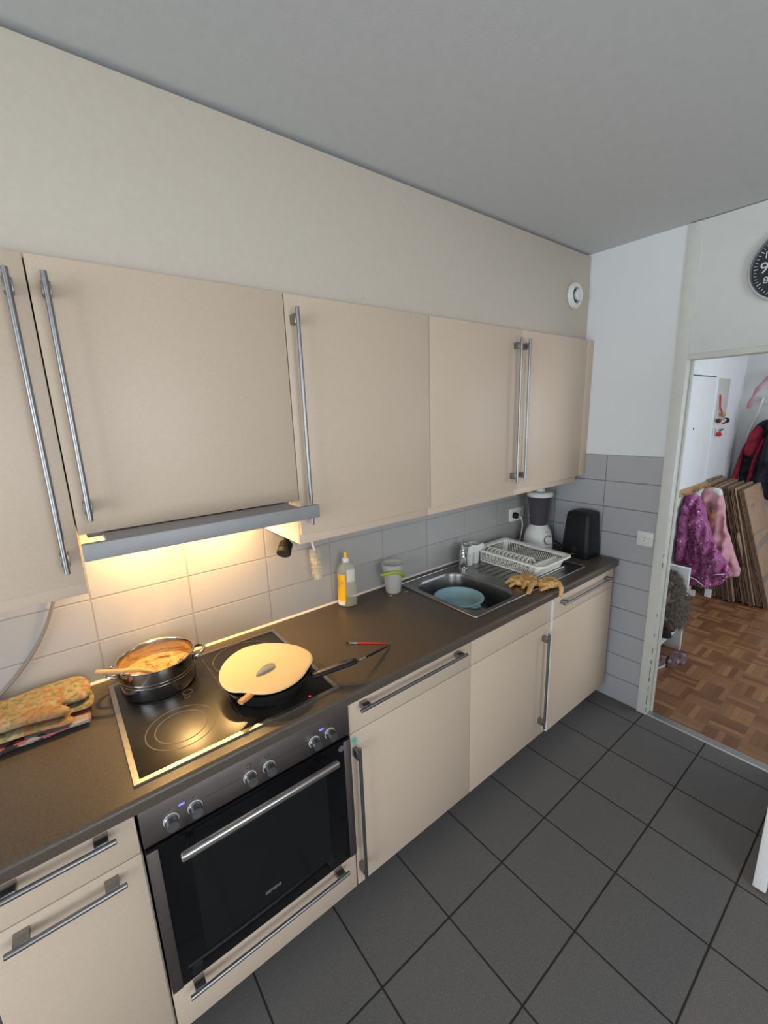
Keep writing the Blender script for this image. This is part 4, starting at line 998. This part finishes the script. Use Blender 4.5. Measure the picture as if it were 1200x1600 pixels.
# flattened boxes leaning on the hall wall
random.seed(9)
ords = ['front', 'second', 'third', 'fourth', 'fifth', 'sixth', 'seventh', 'eighth', 'ninth', 'tenth']
for k in range(10):
    yb = -.938+k*.047; ht = [1.02, 1.0, 1.03, .96, 1.02, .99, 1.04, .97, 1.0, 1.06][k]; yt = min(-.655+k*.030, -.385)
    th = .034; x0 = 4.64+[0, .0, -.03, -.01, .02, -.05, -.03, .0, -.02, -.02][k]; x1 = x0+.56+random.uniform(-.05, .05)
    dy, dz = yt-yb, ht; L = math.hypot(dy, dz); cz = math.sqrt(max(.1, ht*ht-dy*dy)); tx = Vector((0, dy, cz)).normalized(); nrm = Vector((0, -tx.z, tx.y))
    t = thing('cardboard_box', (x0, yb, 0), ('front flattened cardboard box of the leaning stack, its wide taped face showing' if k == 0 else ords[k]+' flattened cardboard box from the front of the stack leaning on the hall wall'), 'box', 'flattened cardboard boxes')
    def P(x, s_, n_): return Vector((x, yb, .002+abs(nrm.z)*th))+tx*s_+nrm*n_
    for lay in range(4):
        n0, n1 = th*lay/4, th*(lay/4+.15); xx = x0+random.uniform(0, .022)-(.012 if lay == 0 else 0); top = L*random.uniform(.975, 1.0)
        b = MB(); sx = 8; ph = random.uniform(0, 6); la_ = []
        for i in range(sx+1):
            s_ = top*i/sx; wob = .005*math.sin(i*1.7+ph) if 0 < i else 0
            la_.append([P(xx+wob, s_, n0), P(x1+wob, s_, n0), P(x1+wob, s_, n1), P(xx+wob, s_, n1)])
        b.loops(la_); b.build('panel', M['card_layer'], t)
    b = MB(); b.loops([[P(x0+.03, L*.97*i/4, th*.02), P(x1-.01, L*.97*i/4, th*.02), P(x1-.01, L*.97*i/4, th*.88), P(x0+.03, L*.97*i/4, th*.88)] for i in range(5)]); b.build('inner_flaps', M['card_shade_print'], t)  # dark filling between panels, gap shade put into its colour
    fn = th*.90
    fq = [P(x0+.005, L*.0, fn), P(x1, 0, fn), P(x1, L*.985, fn), P(x0+.005, L*.985, fn)]
    MB().loops([fq, [p+nrm*th*.10 for p in fq]]).build('outer_panel', M['cardboard'], t)
    if k == 0:
        for f0, f1, dx in ((.20, .25, .1), (.47, .52, .1), (.60, .615, 0)):
            MB().loops([[P(x, L*f0+dx*(x-x0)*.6, th*1.002), P(x, L*f0+dx*(x-x0)*.6, th*1.012+.0005), P(x, L*f1+dx*(x-x0)*.6, th*1.012+.0005), P(x, L*f1+dx*(x-x0)*.6, th*1.002)] for x in (x0+.012, x0+.3, x1-.02)]).build('packing_tape', M['tape'], t)
        for q in (.11, .17): MB().loops([[P(x0+q, L*.82+s_, th*1.002), P(x0+q+.035, L*.82+s_, th*1.002), P(x0+q+.035, L*.82+s_, th*1.012+.0004), P(x0+q, L*.82+s_, th*1.012+.0004)] for s_ in (0, .03)]).build('printed_mark', M['card_shade_print'], t)
    if k == 2: MB().tube([P(x0-.002, L*.62, .01), P(x0-.03, L*.58, .012), P(x0-.012, L*.50, .012), P(x0-.02, L*.42, .01)], [.008, .014, .010, .004], 6, flat=.3).build('torn_flap', M['cardboard'], t)
# jackets on the far hall wall
def jacket(label, body, parts, x0, loc, group):
    t = thing('jacket', loc, label, 'jacket', group)
    for nme, outl, m, dx, th in parts: cpart(nme, outl, x0-dx, th, m, .06, 14, t)
    return t
jacket('red and black jacket hanging on the far hall wall above the cardboard boxes', None,
       [('jacket_body', [(-.44, .92), (-.45, 1.25), (-.49, 1.48), (-.54, 1.56), (-.60, 1.60), (-.68, 1.55), (-.70, 1.2), (-.66, .92)], M['navy'], 0, .06),
        ('red_shoulder', [(-.455, 1.24), (-.49, 1.46), (-.54, 1.53), (-.58, 1.53), (-.60, 1.45), (-.565, 1.22)], M['red'], .06, .03),
        ('sleeve', [(-.385, .90), (-.415, 1.12), (-.46, 1.36), (-.49, 1.38), (-.465, 1.2), (-.45, .95), (-.42, .88)], M['red'], .05, .05),
        ('front_edge', [(-.52, .92), (-.545, 1.2), (-.60, 1.42), (-.62, 1.42), (-.59, 1.2), (-.55, .92)], M['red'], .075, .02)], 5.50, (5.5, -.55, .9), 'jackets on the far hall wall')
jacket('dark navy jacket hanging furthest right on the far hall wall', None,
       [('jacket_body', [(-.60, .84), (-.62, 1.3), (-.66, 1.58), (-.75, 1.68), (-.85, 1.64), (-.95, 1.5), (-.98, 1.0), (-.95, .82)], M['navy'], 0, .07),
        ('hood', [(-.62, 1.50), (-.66, 1.64), (-.74, 1.70), (-.80, 1.62), (-.74, 1.50)], M['navy'], .06, .05)], 5.36, (5.36, -.8, .82), 'jackets on the far hall wall')
cs = thing('coat_hook_rack', (5.55, -.6, 1.44), 'white slatted hook rack on the far hall wall behind the jackets', 'coat rack')
MB().tube([(5.54, -.455, 1.42), (5.55, -.50, 1.62), (5.55, -.535, 1.80)], .012, 8).build('rack_arm', M['white_plastic'], cs)
MB().box(5.57, 5.598, -1.2, -.53, 1.74, 1.80, .004).build('rack_board', M['white_plastic'], cs)
for y in (-.62, -.78, -.95): MB().tube([(5.57, y, 1.76), (5.53, y, 1.75), (5.52, y, 1.79)], .007, 8).build('hook', M['redpaint'], cs)
sc = MB().tube(bez((5.50, -.440, 1.70), (5.49, -.47, 1.86), (5.48, -.52, 1.97), (5.48, -.62, 2.02), 14)+bez((5.48, -.62, 2.02), (5.48, -.7, 2.0), (5.48, -.72, 1.9), (5.48, -.60, 1.88), 10)[1:], [.018+.008*math.sin(i*1.3) for i in range(25)], 10, flat=.7)
tag(sc.build('scarf', M['pink']), 'pink scarf hung over the top of the far hall hook rack', 'scarf')

# steam over the pot
stm = MB(); stm.lathe([(0, 1.012), (.085, 1.012), (.10, 1.06), (.10, 1.13), (.085, 1.2), (.05, 1.26), (0, 1.28)], (.150, -.135, 0), 28)
m, nt, b = nm('thin_steam'); N, L = nt.nodes, nt.links
out = [n for n in N if n.type == 'OUTPUT_MATERIAL'][0]; N.remove(b)
vs = N.new('ShaderNodeVolumeScatter'); vs.inputs['Color'].default_value = (.95, .95, .95, 1)
tc = N.new('ShaderNodeTexCoord'); g = NG(nt); sx_ = N.new('ShaderNodeSeparateXYZ'); L.new(tc.outputs['Generated'], sx_.inputs[0])
dx_ = g.m('SUBTRACT', sx_.outputs[0], .5); dy_ = g.m('SUBTRACT', sx_.outputs[1], .5)
rad = g.m('MAXIMUM', g.m('SUBTRACT', 1, g.m('MULTIPLY', g.m('SQRT', g.m('ADD', g.m('MULTIPLY', dx_, dx_), g.m('MULTIPLY', dy_, dy_))), 2.1)), 0)
nz = g.m('MAXIMUM', g.m('SUBTRACT', g.noise(tc.outputs['Object'], 14, 3), .32), 0)
fade = g.m('SUBTRACT', 1, sx_.outputs[2])
L.new(g.m('MULTIPLY', g.m('MULTIPLY', g.m('MULTIPLY', rad, nz), fade), 11.0), vs.inputs['Density']); L.new(vs.outputs[0], out.inputs['Volume'])
so_ = stm.build('steam', m, None, kind='stuff'); tag(so_, 'faint steam rising from the pot of pasta on the back left hob zone', 'steam')
